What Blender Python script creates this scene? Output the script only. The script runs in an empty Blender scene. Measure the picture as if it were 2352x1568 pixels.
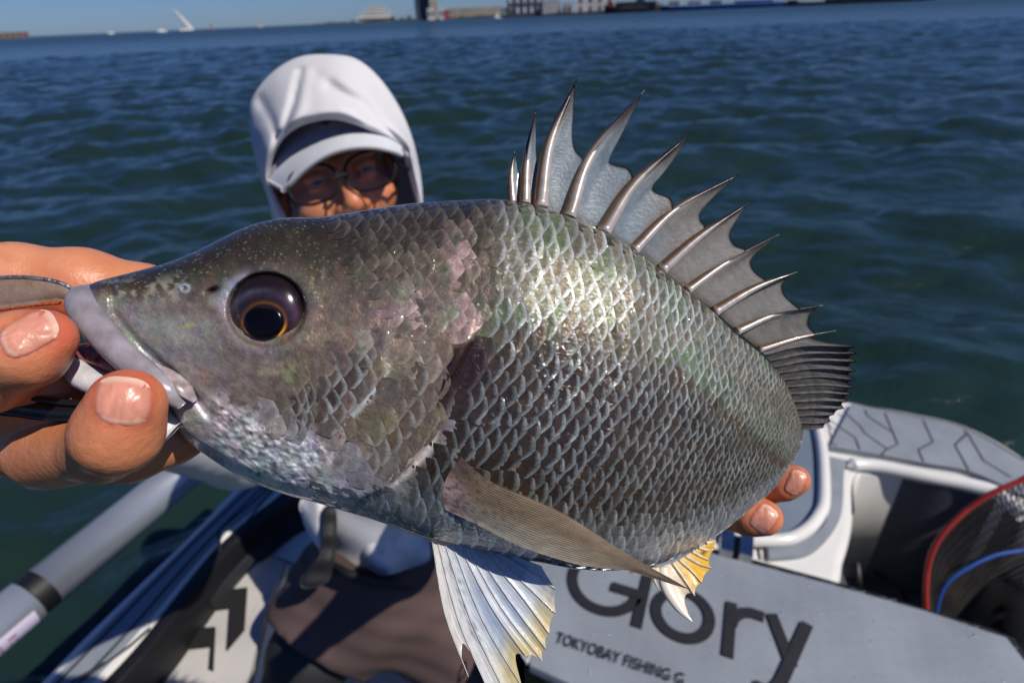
import bpy, math, random
import numpy as np
from mathutils import Matrix, Vector
rnd = random.Random(7); nr = np.random.RandomState(7)
C = bpy.context.scene
COL = C.collection
# ------------------------------------------------------------------ camera, sky, sun, exposure
H = 1.75                                    # eye height above the water
PITCH, ROLL = 29.75, 2.45
F = 20.0/36.0*2352                          # focal length in units of a 2352 wide picture
cam = bpy.data.cameras.new('camera'); camo = bpy.data.objects.new('camera', cam); COL.objects.link(camo)
cam.lens = 20.0; cam.sensor_width = 36.0; cam.clip_start = 0.01; cam.clip_end = 20000
RM = Matrix.Rotation(math.radians(90-PITCH), 3, 'X') @ Matrix.Rotation(math.radians(-ROLL), 3, 'Z')
camo.matrix_world = Matrix.Translation((0, 0, H)) @ RM.to_4x4()
cam.dof.use_dof = True; cam.dof.focus_distance = 0.178; cam.dof.aperture_fstop = 13.0
C.camera = camo
SUN_EL, SUN_AZ = math.radians(51), math.radians(122)      # azimuth clockwise from +Y: from the right, behind the camera
w = bpy.data.worlds.new('World'); C.world = w; w.use_nodes = True
nt = w.node_tree; sky = nt.nodes.new('ShaderNodeTexSky'); sky.sky_type = 'NISHITA'
sky.sun_disc = False; sky.sun_elevation = SUN_EL; sky.sun_rotation = SUN_AZ
sky.air_density = 1.0; sky.dust_density = 0.2; sky.ozone_density = 4.0
bg = nt.nodes['Background']; tint = nt.nodes.new('ShaderNodeMix'); tint.data_type = 'RGBA'; tint.blend_type = 'MULTIPLY'; tint.inputs[0].default_value = 1; tint.inputs[7].default_value = (.42, .61, 1.08, 1)   # blue white balance of the picture
nt.links.new(sky.outputs[0], tint.inputs[6]); nt.links.new(tint.outputs[2], bg.inputs[0]); bg.inputs[1].default_value = 0.066
sl = bpy.data.lights.new('sun', 'SUN'); so = bpy.data.objects.new('sun', sl); COL.objects.link(so)
sl.energy = 4.6; sl.angle = math.radians(0.53); sl.color = (1.0, 0.93, 0.83)
SD = Vector((math.sin(SUN_AZ)*math.cos(SUN_EL), math.cos(SUN_AZ)*math.cos(SUN_EL), math.sin(SUN_EL)))
so.rotation_euler = SD.to_track_quat('Z', 'Y').to_euler(); so.location = SD*30
C.view_settings.view_transform = 'Standard'; C.view_settings.look = 'None'
C.view_settings.exposure = 0.0; C.view_settings.gamma = 1.0; C.view_settings.use_curve_mapping = False
# ------------------------------------------------------------------ helpers: frames
RN = np.array(RM)
def c2w(p):                                  # camera frame (right, up, depth) -> world
    p = np.asarray(p, float).reshape(-1, 3)
    return (p*[1, 1, -1]) @ RN.T + [0, 0, H]
def cp(x, y, d):                             # sight line through picture point at depth d -> camera frame
    x = np.asarray(x, float); y = np.asarray(y, float); d = np.asarray(d, float)+x*0
    return np.stack([(x-1176)/F*d, (784-y)/F*d, d], -1)
def P(x, y, d): 
    r = c2w(cp(x, y, d)); return r
def W(x, y, h):                              # sight line meets the level h metres below the eye
    r = c2w(cp(x, y, 1.0)) - [0, 0, H]
    t = -h/r[:, 2]
    return r*t[:, None] + [0, 0, H]
def pts(l): 
    a = np.array(l, float); return a
def spl(p, n, closed=False):                 # Catmull-Rom through points, n samples
    p = np.asarray(p, float)
    if closed: q = np.vstack([p[-1], p, p[0], p[1]]); m = len(p)
    else: q = np.vstack([2*p[0]-p[1], p, 2*p[-1]-p[-2]]); m = len(p)-1
    t = np.linspace(0, m, n, endpoint=not closed); i = np.minimum(t.astype(int), m-1); f = (t-i)[:, None]
    a, b, c, d = q[i], q[i+1], q[i+2], q[i+3]
    return .5*((2*b)+(c-a)*f+(2*a-5*b+4*c-d)*f*f+(3*b-a-3*c+d)*f**3)
def ss(a, b, x): 
    t = np.clip((x-a)/(b-a), 0, 1); return t*t*(3-2*t)
def lerp(a, b, t): return a+(np.asarray(b)-a)*t[..., None]
def hsh(i, j, k, s):
    n = (i*374761393 + j*668265263 + k*2147483647 + s*1274126177).astype(np.int64) & 0xffffffff
    n = ((n ^ (n >> 13))*1274126177) & 0xffffffff
    n = ((n ^ (n >> 16))*2246822519) & 0xffffffff
    return ((n ^ (n >> 15)) & 0xffff)/65535.0
def vnoise(x, y, z=0, s=0):
    x = np.asarray(x, float); y = np.asarray(y, float)+x*0; z = np.asarray(z, float)+x*0
    i, j, k = np.floor(x), np.floor(y), np.floor(z); u, v, t = x-i, y-j, z-k
    i, j, k = i.astype(np.int64), j.astype(np.int64), k.astype(np.int64)
    u, v, t = u*u*(3-2*u), v*v*(3-2*v), t*t*(3-2*t)
    r = 0
    for a in (0, 1):
        for b in (0, 1):
            for c_ in (0, 1):
                r = r + hsh(i+a, j+b, k+c_, s)*(u if a else 1-u)*(v if b else 1-v)*(t if c_ else 1-t)
    return r
def fbm(x, y, z=0, s=0, o=4):
    r = 0; a = .5; n = 0
    for q in range(o):
        r = r + a*vnoise(np.asarray(x)*2**q, np.asarray(y)*2**q, np.asarray(z)*2**q, s+q); n += a; a *= .5
    return r/n
def pdist(x, y, poly):                       # distance to an open polyline, signed by side (left of travel = +), with station
    best = np.full(np.shape(x), 1e9); sg = np.zeros(np.shape(x)); st = np.zeros(np.shape(x))
    for k in range(len(poly)-1):
        a, b = np.array(poly[k], float), np.array(poly[k+1], float); d = b-a; L2 = d@d
        t = np.clip(((x-a[0])*d[0]+(y-a[1])*d[1])/L2, 0, 1)
        ex, ey = x-a[0]-t*d[0], y-a[1]-t*d[1]; q = np.hypot(ex, ey); m = q < best
        best = np.where(m, q, best); sg = np.where(m, np.sign(d[0]*(y-a[1])-d[1]*(x-a[0])), sg); st = np.where(m, (k+t)/(len(poly)-1), st)
    return best, sg, st
def inpoly(x, y, poly):
    ins = np.zeros(np.shape(x), bool); n = len(poly)
    for k in range(n):
        (x1, y1), (x2, y2) = poly[k], poly[(k+1) % n]
        if y1 == y2: continue
        c_ = ((y1 > y) != (y2 > y)) & (x < (x2-x1)*(y-y1)/(y2-y1)+x1); ins ^= c_
    return ins
def softpoly(x, y, poly, w):                 # 1 inside, 0 outside, soft over w
    d, _, _ = pdist(x, y, list(poly)+[poly[0]]); s = np.where(inpoly(x, y, poly), d, -d)
    return ss(-w, w, s)
# ------------------------------------------------------------------ helpers: objects
WL = {}
def tag(o, label=None, cat=None, group=None, kind=None):
    for k, v in (('label', label), ('category', cat), ('group', group), ('kind', kind)):
        if v: o[k] = v
    return o
def par(o, p):
    if p is not None:
        o.parent = p; o.matrix_parent_inverse = Matrix.Translation(-WL[p.name])
    return o
def empty(name, loc, label=None, cat=None, group=None):
    o = bpy.data.objects.new(name, None); COL.objects.link(o); o.location = loc; o.empty_display_size = .05
    WL[o.name] = Vector(loc); return tag(o, label, cat, group)
def mesh(name, v, f, m, parent=None, smooth=True, uv=None, col=None, **kw):
    v = np.asarray(v, float); c = (v.min(0)+v.max(0))/2
    me = bpy.data.meshes.new(name)
    if isinstance(f, np.ndarray):
        n, k = f.shape
        me.vertices.add(len(v)); me.vertices.foreach_set('co', (v-c).astype(np.float32).ravel())
        me.loops.add(n*k); me.loops.foreach_set('vertex_index', f.astype(np.int32).ravel())
        me.polygons.add(n); me.polygons.foreach_set('loop_start', np.arange(0, n*k, k, dtype=np.int32))
        me.polygons.foreach_set('loop_total', np.full(n, k, np.int32)); me.update(calc_edges=True)
    else:
        me.from_pydata((v-c).tolist(), [], [list(q) for q in f]); me.update()
    me.polygons.foreach_set('use_smooth', [smooth]*len(me.polygons))
    if uv is not None:
        l = me.uv_layers.new(name='UVMap'); li = np.empty(len(me.loops), np.int32); me.loops.foreach_get('vertex_index', li)
        l.data.foreach_set('uv', np.asarray(uv, np.float32)[li].ravel())
    if col is not None:
        for nm, a in (col.items() if isinstance(col, dict) else [('Col', col)]):
            a = np.asarray(a, np.float32)
            if a.shape[1] == 3: a = np.hstack([a, np.ones((len(a), 1), np.float32)])
            ca = me.color_attributes.new(nm, 'FLOAT_COLOR', 'POINT'); ca.data.foreach_set('color', a.ravel())
    for q in (m if isinstance(m, list) else [m]): me.materials.append(q)
    o = bpy.data.objects.new(name, me); COL.objects.link(o); o.location = c; WL[o.name] = Vector(c)
    par(o, parent); return tag(o, **kw)
def gridf(nu, nv, wu=False, wv=False):       # quads of a nu x nv vertex grid
    i = np.arange(nu if wu else nu-1); j = np.arange(nv if wv else nv-1)
    I, J = np.meshgrid(i, j, indexing='ij'); I = I.ravel(); J = J.ravel(); I2 = (I+1) % nu; J2 = (J+1) % nv
    return np.stack([I*nv+J, I2*nv+J, I2*nv+J2, I*nv+J2], 1)
class MB:
    def __init__(s): s.v = []; s.f = []
    def add(s, v, f):
        n = len(s.v); s.v += [tuple(map(float, q)) for q in v]; s.f += [[int(i)+n for i in q] for q in f]; return s
    def tube(s, path, r, n=10, cap=True, flat=1.0):
        path = np.asarray(path, float); r = np.broadcast_to(np.asarray(r, float), (len(path),))
        t = np.gradient(path, axis=0); t /= np.linalg.norm(t, axis=1)[:, None]+1e-12
        up = np.array([0, 0, 1.]) if abs(t[0][2]) < .9 else np.array([1., 0, 0])
        V = []; a = np.cross(t[0], up); a /= np.linalg.norm(a)
        for k in range(len(path)):
            a = a-t[k]*(a@t[k]); a /= np.linalg.norm(a); b = np.cross(t[k], a)
            for q in range(n):
                th = 2*math.pi*q/n; V.append(path[k]+r[k]*(a*math.cos(th)+b*math.sin(th)*flat))
        f = gridf(len(path), n, wv=True).tolist()
        if cap: f += [list(range(n))[::-1], [(len(path)-1)*n+q for q in range(n)]]
        return s.add(V, f)
    def box(s, x0, x1, y0, y1, z0, z1, M=None):
        v = np.array([[x, y, z] for x in (x0, x1) for y in (y0, y1) for z in (z0, z1)], float)
        if M is not None: v = (M[0] + v@M[1])
        return s.add(v, [[0, 1, 3, 2], [4, 6, 7, 5], [0, 4, 5, 1], [2, 3, 7, 6], [0, 2, 6, 4], [1, 5, 7, 3]])
    def prism(s, poly, dz, bev=0.0):         # level polygon (world, closed) dropped by dz, with a rounded rim
        p = np.asarray(poly, float); n = len(p)
        ar = np.sum(p[:, 0]*np.roll(p[:, 1], -1)-p[:, 1]*np.roll(p[:, 0], -1))
        if ar < 0: p = p[::-1]
        rings = [(0, 0)] if not bev else [(bev, 0), (bev*.3, -bev*.12), (0, -bev*.6)]
        t = np.roll(p, -1, 0)-np.roll(p, 1, 0); nrm = np.stack([t[:, 1], -t[:, 0]], 1); nrm /= np.linalg.norm(nrm, axis=1)[:, None]+1e-12
        V = []; 
        for (ins, d) in rings+[(0, -dz)]:
            q = p.copy(); q[:, :2] -= nrm*ins; q[:, 2] += d; V.append(q)
        m = len(V); f = []
        for k in range(m-1):
            for q in range(n): f.append([k*n+q, (k+1)*n+q, (k+1)*n+(q+1) % n, k*n+(q+1) % n])
        f.append(list(range(n))); f.append([(m-1)*n+q for q in range(n)][::-1])
        return s.add(np.vstack(V), f)
    def build(s, name, m, parent=None, smooth=True, **kw): return mesh(name, s.v, s.f, m, parent, smooth, **kw)
def autosmooth(o, ang=35):
    me = o.data; me.update()
    try: me.set_sharp_from_angle(angle=math.radians(ang))
    except Exception: pass
    return o
# ------------------------------------------------------------------ helpers: distance fields
def smin(a, b, k): h = np.clip(.5+.5*(b-a)/k, 0, 1); return b+(a-b)*h-k*h*(1-h)
def cone(X, a, b, ra, rb):
    a = np.asarray(a, float); b = np.asarray(b, float); d = b-a; L = d@d+1e-12
    t = np.clip(((X-a)@d)/L, 0, 1)
    return np.sqrt(((X-a-t[..., None]*d)**2).sum(-1))-(ra+(rb-ra)*t)
def chain(X, ps, rs, k=.004):
    r = None
    for q in range(len(ps)-1):
        c_ = cone(X, ps[q], ps[q+1], rs[q], rs[q+1]); r = c_ if r is None else smin(r, c_, k)
    return r
def ell(X, c, r, R=None):
    q = X-np.asarray(c); 
    if R is not None: q = q@R
    r = np.asarray(r, float); k0 = np.sqrt(((q/r)**2).sum(-1)); k1 = np.sqrt(((q/r**2)**2).sum(-1))+1e-9
    return k0*(k0-1)/k1
def surfnet(f, lo, hi, h):
    lo = np.asarray(lo, float); n = np.ceil((np.asarray(hi)-lo)/h).astype(int)+1
    ax = [lo[i]+h*np.arange(n[i]) for i in range(3)]
    D = np.empty(tuple(n))
    for s in range(0, n[0], 24):
        D[s:s+24] = f(np.stack(np.meshgrid(ax[0][s:s+24], ax[1], ax[2], indexing='ij'), -1))
    S = D < 0; m = n-1
    acc = np.zeros(tuple(m)+(3,)); cnt = np.zeros(tuple(m))
    cor = [(a, b, c_) for a in (0, 1) for b in (0, 1) for c_ in (0, 1)]
    sl_ = lambda A, c_: A[c_[0]:c_[0]+m[0], c_[1]:c_[1]+m[1], c_[2]:c_[2]+m[2]]
    for a in cor:
        for ax_ in range(3):
            if a[ax_]: continue
            b = list(a); b[ax_] = 1
            da, db = sl_(D, a), sl_(D, b); x = sl_(S, a) != sl_(S, b)
            t = np.where(x, da/np.where(x, da-db, 1), 0)
            for q in range(3): acc[..., q] += np.where(x, a[q]+(t if q == ax_ else 0), 0)
            cnt += x
    act = cnt > 0; idx = -np.ones(tuple(m), int); idx[act] = np.arange(act.sum())
    I = np.argwhere(act); V = lo+h*(I+acc[act]/cnt[act][:, None]); Fs = []
    for ax_ in range(3):
        u, v = (ax_+1) % 3, (ax_+2) % 3
        s0 = [slice(None)]*3; s1 = [slice(None)]*3; s0[ax_] = slice(0, -1); s1[ax_] = slice(1, None)
        E = S[tuple(s0)] != S[tuple(s1)]; pos = np.argwhere(E); st = S[tuple(s0)][E]
        ok = (pos[:, u] > 0) & (pos[:, v] > 0) & (pos[:, u] < m[u]) & (pos[:, v] < m[v]); pos = pos[ok]; st = st[ok]
        q = []
        for (du, dv) in ((1, 1), (0, 1), (0, 0), (1, 0)):
            p = pos.copy(); p[:, u] -= du; p[:, v] -= dv; q.append(idx[p[:, 0], p[:, 1], p[:, 2]])
        q = np.stack(q, 1); q[~st] = q[~st][:, ::-1]; Fs.append(q)
    return V, np.vstack(Fs)
def relax(v, f, it=2, lam=.5):
    for _ in range(it):
        s = np.zeros_like(v); n = np.zeros(len(v))
        for k in range(4):
            a, b = f[:, k], f[:, (k+1) % 4]
            for q in range(3): s[:, q] += np.bincount(a, v[b, q], len(v))+np.bincount(b, v[a, q], len(v))
            n += np.bincount(a, minlength=len(v))+np.bincount(b, minlength=len(v))
        v = v+lam*(s/np.maximum(n, 1)[:, None]-v)
    return v
# ------------------------------------------------------------------ materials
def mat(name, col=(.5, .5, .5), rough=.5, metal=0.0, var=.0, vscale=8.0, bump=0.0, bscale=60.0, coat=0.0, attr=None, sss=0.0, trans=0.0, spec=.5, bdist=.002, col2=None, obj=True, mattr=False):
    m = bpy.data.materials.new(name); m.use_nodes = True; n = m.node_tree.nodes; l = m.node_tree.links
    b = n['Principled BSDF']; b.inputs['Roughness'].default_value = rough; b.inputs['Metallic'].default_value = metal
    b.inputs['Base Color'].default_value = (*col, 1); b.inputs['Coat Weight'].default_value = coat; b.inputs['Coat Roughness'].default_value = .05
    b.inputs['Specular IOR Level'].default_value = spec
    if sss: b.inputs['Subsurface Weight'].default_value = sss; b.inputs['Subsurface Radius'].default_value = (.006, .0025, .0012); b.inputs['Subsurface Scale'].default_value = .6
    tc = n.new('ShaderNodeTexCoord'); src = None
    if attr:
        a = n.new('ShaderNodeVertexColor'); a.layer_name = attr; src = a.outputs[0]
        if mattr: l.new(a.outputs[1], b.inputs['Metallic'])
    if var or col2:
        nz = n.new('ShaderNodeTexNoise'); nz.inputs['Scale'].default_value = vscale; nz.inputs['Detail'].default_value = 6; l.new(tc.outputs['Object'], nz.inputs[0])
        mx = n.new('ShaderNodeMix'); mx.data_type = 'RGBA'; mx.blend_type = 'MIX' if col2 else 'MULTIPLY'
        rp = n.new('ShaderNodeValToRGB'); rp.color_ramp.elements[0].position = .35; rp.color_ramp.elements[1].position = .68; l.new(nz.outputs[0], rp.inputs[0])
        if col2:
            l.new(rp.outputs[0], mx.inputs[0]); mx.inputs[7].default_value = (*col2, 1)
        else:
            mx.inputs[0].default_value = var; l.new(rp.outputs[0], mx.inputs[7])
        if src: l.new(src, mx.inputs[6])
        else: mx.inputs[6].default_value = (*col, 1)
        src = mx.outputs[2]
    if src: l.new(src, b.inputs['Base Color'])
    if bump:
        nz = n.new('ShaderNodeTexNoise'); nz.inputs['Scale'].default_value = bscale; nz.inputs['Detail'].default_value = 5; l.new(tc.outputs['Object'], nz.inputs[0])
        bp = n.new('ShaderNodeBump'); bp.inputs['Strength'].default_value = bump; bp.inputs['Distance'].default_value = bdist; l.new(nz.outputs[0], bp.inputs['Height']); l.new(bp.outputs[0], b.inputs['Normal'])
    if trans:
        tr = n.new('ShaderNodeBsdfTranslucent'); ms = n.new('ShaderNodeMixShader'); ms.inputs[0].default_value = trans
        if src: l.new(src, tr.inputs[0])
        else: tr.inputs[0].default_value = (*col, 1)
        l.new(b.outputs[0], ms.inputs[1]); l.new(tr.outputs[0], ms.inputs[2]); l.new(ms.outputs[0], n['Material Output'].inputs[0])
    return m
# ------------------------------------------------------------------ water
def waves():
    th = np.concatenate([np.radians(np.linspace(-58, 58, 560)), np.radians(np.linspace(60, 300, 60))])
    r = np.concatenate([np.geomspace(.5, 70, 420), np.geomspace(75, 9000, 60)])
    R_, T_ = np.meshgrid(r, th, indexing='ij'); x = R_*np.sin(T_); y = R_*np.cos(T_); z = np.zeros_like(x); dx = np.zeros_like(x); dy = np.zeros_like(x)
    q = np.random.RandomState(3)
    wx = x+.5*fbm(x/3, y/3, 0, 201); wy = y+.5*fbm(x/3, y/3, 0, 202)
    for k in range(54):
        L = .24*(11**(q.rand())); a = q.randn()*.55+.25; kx, ky = math.sin(a)*2*math.pi/L, -math.cos(a)*2*math.pi/L
        A = .0078*L**.85*(.5+q.rand()); ph = kx*wx+ky*wy+q.rand()*6.28
        fade = ss(L*130, L*40, R_)
        z += A*np.sin(ph)*fade; dx -= .8*A*np.cos(ph)*kx/np.hypot(kx, ky)*fade; dy -= .8*A*np.cos(ph)*ky/np.hypot(kx, ky)*fade
    z *= .65+.8*fbm(x/14, y/9, 0, 211)
    V = np.stack([x+dx, y+dy, z], -1).reshape(-1, 3); nth = len(th)
    f = gridf(len(r), nth, wv=True); n0 = len(V); V = np.vstack([V, [0, 0, 0]])
    m = bpy.data.materials.new('sea water'); m.use_nodes = True; n = m.node_tree.nodes; l = m.node_tree.links; b = n['Principled BSDF']
    tc = n.new('ShaderNodeTexCoord'); mp = n.new('ShaderNodeMapping'); mp.inputs['Scale'].default_value = (.9, 1.6, 1); l.new(tc.outputs['Object'], mp.inputs[0])
    n1 = n.new('ShaderNodeTexNoise'); n1.inputs['Scale'].default_value = 3.6; n1.inputs['Detail'].default_value = 5; n1.inputs['Roughness'].default_value = .52; n1.inputs['Distortion'].default_value = .5; l.new(mp.outputs[0], n1.inputs[0])
    bp = n.new('ShaderNodeBump'); bp.inputs['Strength'].default_value = .34; bp.inputs['Distance'].default_value = .10; l.new(n1.outputs[0], bp.inputs['Height'])
    n3 = n.new('ShaderNodeTexNoise'); n3.inputs['Scale'].default_value = .16; n3.inputs['Detail'].default_value = 3; l.new(mp.outputs[0], n3.inputs[0])
    rp = n.new('ShaderNodeValToRGB'); rp.color_ramp.elements[0].color = (.008, .020, .017, 1); rp.color_ramp.elements[1].color = (.012, .028, .022, 1); l.new(n3.outputs[0], rp.inputs[0]); l.new(rp.outputs[0], b.inputs['Base Color'])
    ln = n.new('ShaderNodeVectorMath'); ln.operation = 'LENGTH'; l.new(tc.outputs['Object'], ln.inputs[0]); rg = n.new('ShaderNodeMapRange'); rg.inputs[1].default_value = 15; rg.inputs[2].default_value = 220; rg.inputs[3].default_value = .14; rg.inputs[4].default_value = .32; l.new(ln.outputs['Value'], rg.inputs[0]); l.new(rg.outputs[0], b.inputs['Roughness']); b.inputs['IOR'].default_value = 1.333; l.new(bp.outputs[0], b.inputs['Normal'])
    mesh('water', V, np.vstack([f]), m, kind='structure')
waves()
# ------------------------------------------------------------------ far shore
def hor(x): return 88-.0428*x
def far(x, y, R):                            # where the sight line stands above the water at ground distance R
    d = (c2w(cp(x, y, 1.0))-[0, 0, H])[0]; g = math.hypot(d[0], d[1]); return np.array([d[0]/g*R, d[1]/g*R, H+d[2]/g*R])
def facing(x, R):
    p = far(x, hor(x)+10, R); a = math.atan2(p[0], p[1]); return np.array([math.cos(a), -math.sin(a), 0]), np.array([math.sin(a), math.cos(a), 0]), np.array([p[0], p[1], 0])
def fm(nm, c, r=.7): return mat(nm, c, r, var=.25, vscale=.05)
M_win = mat('far window glass', (.05, .06, .08), .2)
def block(name, x0, x1, ytop, R, m, label, cat, depth=40, group=None, base=-.6, rows=0, cols=0, parent=None, wm=None, wh=.5, ww=.6):
    """a block building: walls with its own window pieces set into the front"""
    xc = (x0+x1)/2; ax, ay, o = facing(xc, R); px = math.cos(math.radians(PITCH))*R
    wpx = np.linalg.norm(far(x1, hor(x1), R)-far(x0, hor(x0), R)); hh = far(xc, ytop, R)[2]
    Mx = np.array([ax, ay, [0, 0, 1]]); e = empty(name, o, label, cat, group) if parent is None else parent
    MB().box(-wpx/2, wpx/2, 0, depth, base, hh, (o, Mx)).build('wall', m, e, smooth=False)
    MB().box(-wpx/2-.01*wpx, wpx/2+.01*wpx, -.3, depth+.3, hh, hh+.03*hh, (o, Mx)).build('roof', m, e, smooth=False)
    for r in range(rows):
        for c_ in range(cols):
            w_ = wpx/cols; z = hh*(.08+.88*(r+.5)/rows); hw = hh/rows*wh/2; xx = -wpx/2+w_*(c_+.5)
            MB().box(xx-w_*ww/2, xx+w_*ww/2, -.25, .2, z-hw, z+hw, (o, Mx)).build('window', wm or M_win, e, smooth=False)
    return e, o, Mx, wpx, hh
M_white = fm('pale concrete', (.62, .60, .57)); M_beige = fm('beige render', (.50, .43, .34)); M_navy = fm('dark blue cladding', (.035, .06, .12)); M_dark = fm('dark steel', (.02, .022, .03)); M_red = fm('red paint', (.32, .03, .03)); M_blue = fm('ship blue paint', (.01, .07, .28)); M_leaf = fm('shore tree leaves', (.025, .05, .02)); M_rust = fm('pier brown', (.20, .12, .09)); M_hull = fm('white boat paint', (.75, .73, .70)); M_bark = fm('shore tree trunk', (.06, .045, .03))
# shore ground under the buildings
def land(x0, x1, R, dep, hgt, m, name='shore'):
    xs = np.linspace(x0, x1, 30); a = np.array([far(x, hor(x)+5, R)*[1, 1, 0] for x in xs]); b = a*(1+dep/R); a2 = a.copy(); a2[:, 2] = -1; b2 = b.copy()
    hz = hgt*(.6+.8*np.array([vnoise(x/18., 0, 0, 5) for x in xs])); ta = a.copy(); ta[:, 2] = hz*ss(0, .12, np.linspace(0, 1, 30)); tb_ = b.copy(); tb_[:, 2] = ta[:, 2]*1.2
    v = np.concatenate([a2[:, None], ta[:, None], tb_[:, None]], 1).reshape(-1, 3); mesh(name, v, gridf(30, 3), m, smooth=False, kind='structure')
land(690, 1180, 1500, 300, 3.0, fm('shore bank', (.05, .055, .035))); land(1150, 2150, 700, 200, 2.2, fm('quay wall', (.03, .03, .035)), 'quay')
block('breakwater_pier', -60, 74, 76, 1500, M_rust, 'low brown pier on the horizon at the left edge of the water', 'pier', 20, rows=1, cols=9, ww=.35)
def tree_far(x, yt, R, s, label):
    e_ax, e_ay, o = facing(x, R); hh = far(x, yt, R)[2]; e = empty('shore_tree', o, label, 'tree', 'trees along the far shore')
    MB().tube([o+[0, 0, -.5], o+[0, 0, hh*.6]], [hh*.05, hh*.03], n=6).build('trunk', M_bark, e)
    b = MB(); q = np.random.RandomState(int(x))
    for k in range(90):
        a, r_, z = q.rand()*6.28, q.rand()**.5*s*hh, q.rand()
        c = o+np.array([math.cos(a)*r_*(1-z*.5), math.sin(a)*r_*(1-z*.5), hh*(.22+.76*z)]); t = hh*(.07+.1*q.rand()); v = q.randn(4, 3); v /= np.linalg.norm(v, axis=1)[:, None]
        b.add(c+v*t, [[0, 1, 2], [0, 2, 3], [0, 3, 1], [1, 3, 2]])
    b.build('crown', M_leaf, e, smooth=False)
for x, yt, s, lb in [(812,46,.9,'low dark tree left of the white stepped building'),(908,42,.9,'bushy tree just right of the white stepped building'),(925,40,.9,'wide bushy tree midway between stepped building and tower'),(941,36,.8,'round tree beside the foot of the dark tower'),(1163,18,.8,'dark tree left of the navy warehouse'),(1176,20,.8,'dark tree tucked against the navy warehouse wall'),(1060,36,1.2,'low tree in front of the long pale terrace, towards its left end'),(1100,34,1.2,'low tree in front of the long pale terrace, towards its right end'),(780,52,1.2,'low scrubby tree near the left tip of the shore')]:
    tree_far(x, yt, 1480 if x < 1150 else 690, s, lb)
# stepped white building
ax, ay, o = facing(862, 1600); e = empty('stepped_building', o, 'white stepped pyramid shaped building on the far shore', 'building'); Mx = np.array([ax, ay, [0, 0, 1]])
for k, (x0, x1, yt) in enumerate([(832,895,38),(838,893,31),(845,889,24),(852,882,17),(858,874,14)]):
    h0 = 0 if k == 0 else hh; hh = far(862, yt, 1600)[2]; xa = (x0-862)*1600/F*1.12; xb = (x1-862)*1600/F*1.12
    MB().box(xa, xb, k*4, 60-k*5, h0-.5 if k == 0 else h0, hh, (o, Mx)).build('storey', M_white, e, smooth=False)
    MB().box(xa+2, xb-2, k*4-.3, k*4+.2, h0+(hh-h0)*.35, h0+(hh-h0)*.7, (o, Mx)).build('window', M_win, e, smooth=False)
block('high_rise_tower', 957, 991, -70, 1550, M_navy, 'tall dark blue tower rising out of the top of the picture', 'tower', 40, rows=14, cols=4)
block('chimney_tower', 992, 1008, -60, 1530, M_beige, 'slim beige tower standing against the dark blue tower', 'tower', 18, rows=8, cols=2, ww=.4)
block('tank_house', 984, 1001, 20, 1490, M_white, 'small white block at the foot of the slim beige tower', 'building', 14, rows=1, cols=2)
block('tank_house', 1010, 1023, 19, 1490, M_white, 'small white block right of the slim beige tower', 'building', 14, rows=1, cols=2)
block('red_shed', 1024, 1034, 24, 1488, M_red, 'small red shed at the left end of the long pale terrace', 'shed', 12)
block('long_terrace', 1034, 1156, 18, 1520, M_beige, 'long low pale building with rows of windows along the shore', 'building', 30, rows=3, cols=14, ww=.55)
block('navy_warehouse', 1166, 1246, -14, 760, M_navy, 'navy blue warehouse on the quay behind dark trees', 'warehouse', 60, rows=2, cols=5, ww=.4, wm=M_white)
block('lattice_building', 1246, 1288, 2, 730, M_white, 'white building with a close grid of dark windows beside the navy warehouse', 'building', 30, rows=4, cols=8, ww=.4)
block('cream_shed', 1292, 1314, 9, 720, M_beige, 'small cream shed between the gridded building and the long white shed', 'shed', 20, rows=1, cols=2)
block('white_shed', 1322, 1410, -10, 750, M_white, 'large white shed behind the black ship', 'warehouse', 50, rows=2, cols=4, ww=.3)
def ship(x0, x1, yd, ys, R, mh, ms, label, cabs, name='ship', bow=.14, cat='ship'):
    xc = (x0+x1)/2; ax, ay, o = facing(xc, R); Mx = np.array([ax, ay, [0, 0, 1]]); L = np.linalg.norm(far(x1, hor(x1), R)-far(x0, hor(x0), R)); hd = far(xc, yd, R)[2]; e = empty(name, o, label, cat)
    xs = np.linspace(-.5, .5, 24); b = MB(); hw = 7*(1-np.abs(xs*2)**5*.85)*(L/110)**.5; V = []
    for k, x in enumerate(xs):
        sh = hd*(1+.45*max(0, abs(x)-.3)**1.5*4)
        for z, f in ((-.8, .75), (hd*.5, .95), (sh, 1.0)): V += [o+np.array([x*L*(1-bow*.4*(1-z/hd)), 10-hw[k]*f, z])@Mx]
        for z, f in ((sh, 1.0), (-.8, .75)): V += [o+np.array([x*L, 10+hw[k]*f, z])@Mx]
    b.add(V, gridf(24, 5).tolist()); b.build('hull', mh, e)
    for (a0, a1, y1, m_) in cabs:
        t = far(xc, y1, R)[2]; MB().box(L*(a0-.5), L*(a1-.5), 5, 15, hd*.9, t, (o, Mx)).build('deckhouse', m_, e, smooth=False)
        MB().box(L*(a0-.5)+.6, L*(a1-.5)-.6, 4.8, 5.1, hd+(t-hd)*.45, hd+(t-hd)*.7, (o, Mx)).build('window', M_win, e, smooth=False)
    return e
ship(1385, 1520, 12, 0, 640, M_dark, M_white, 'black hulled ship moored at the quay with red deckhouse', [(.05,.16,3,M_red),(.2,.9,4,M_dark),(.55,.7,-4,M_navy)])
ship(1512, 1800, 9, 0, 600, M_blue, M_white, 'long bright blue cargo ship with white deckhouses along the quay', [(.06,.16,-3,M_white),(.22,.34,-2,M_hull),(.4,.5,0,M_beige),(.6,.9,4,M_blue)])
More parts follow.
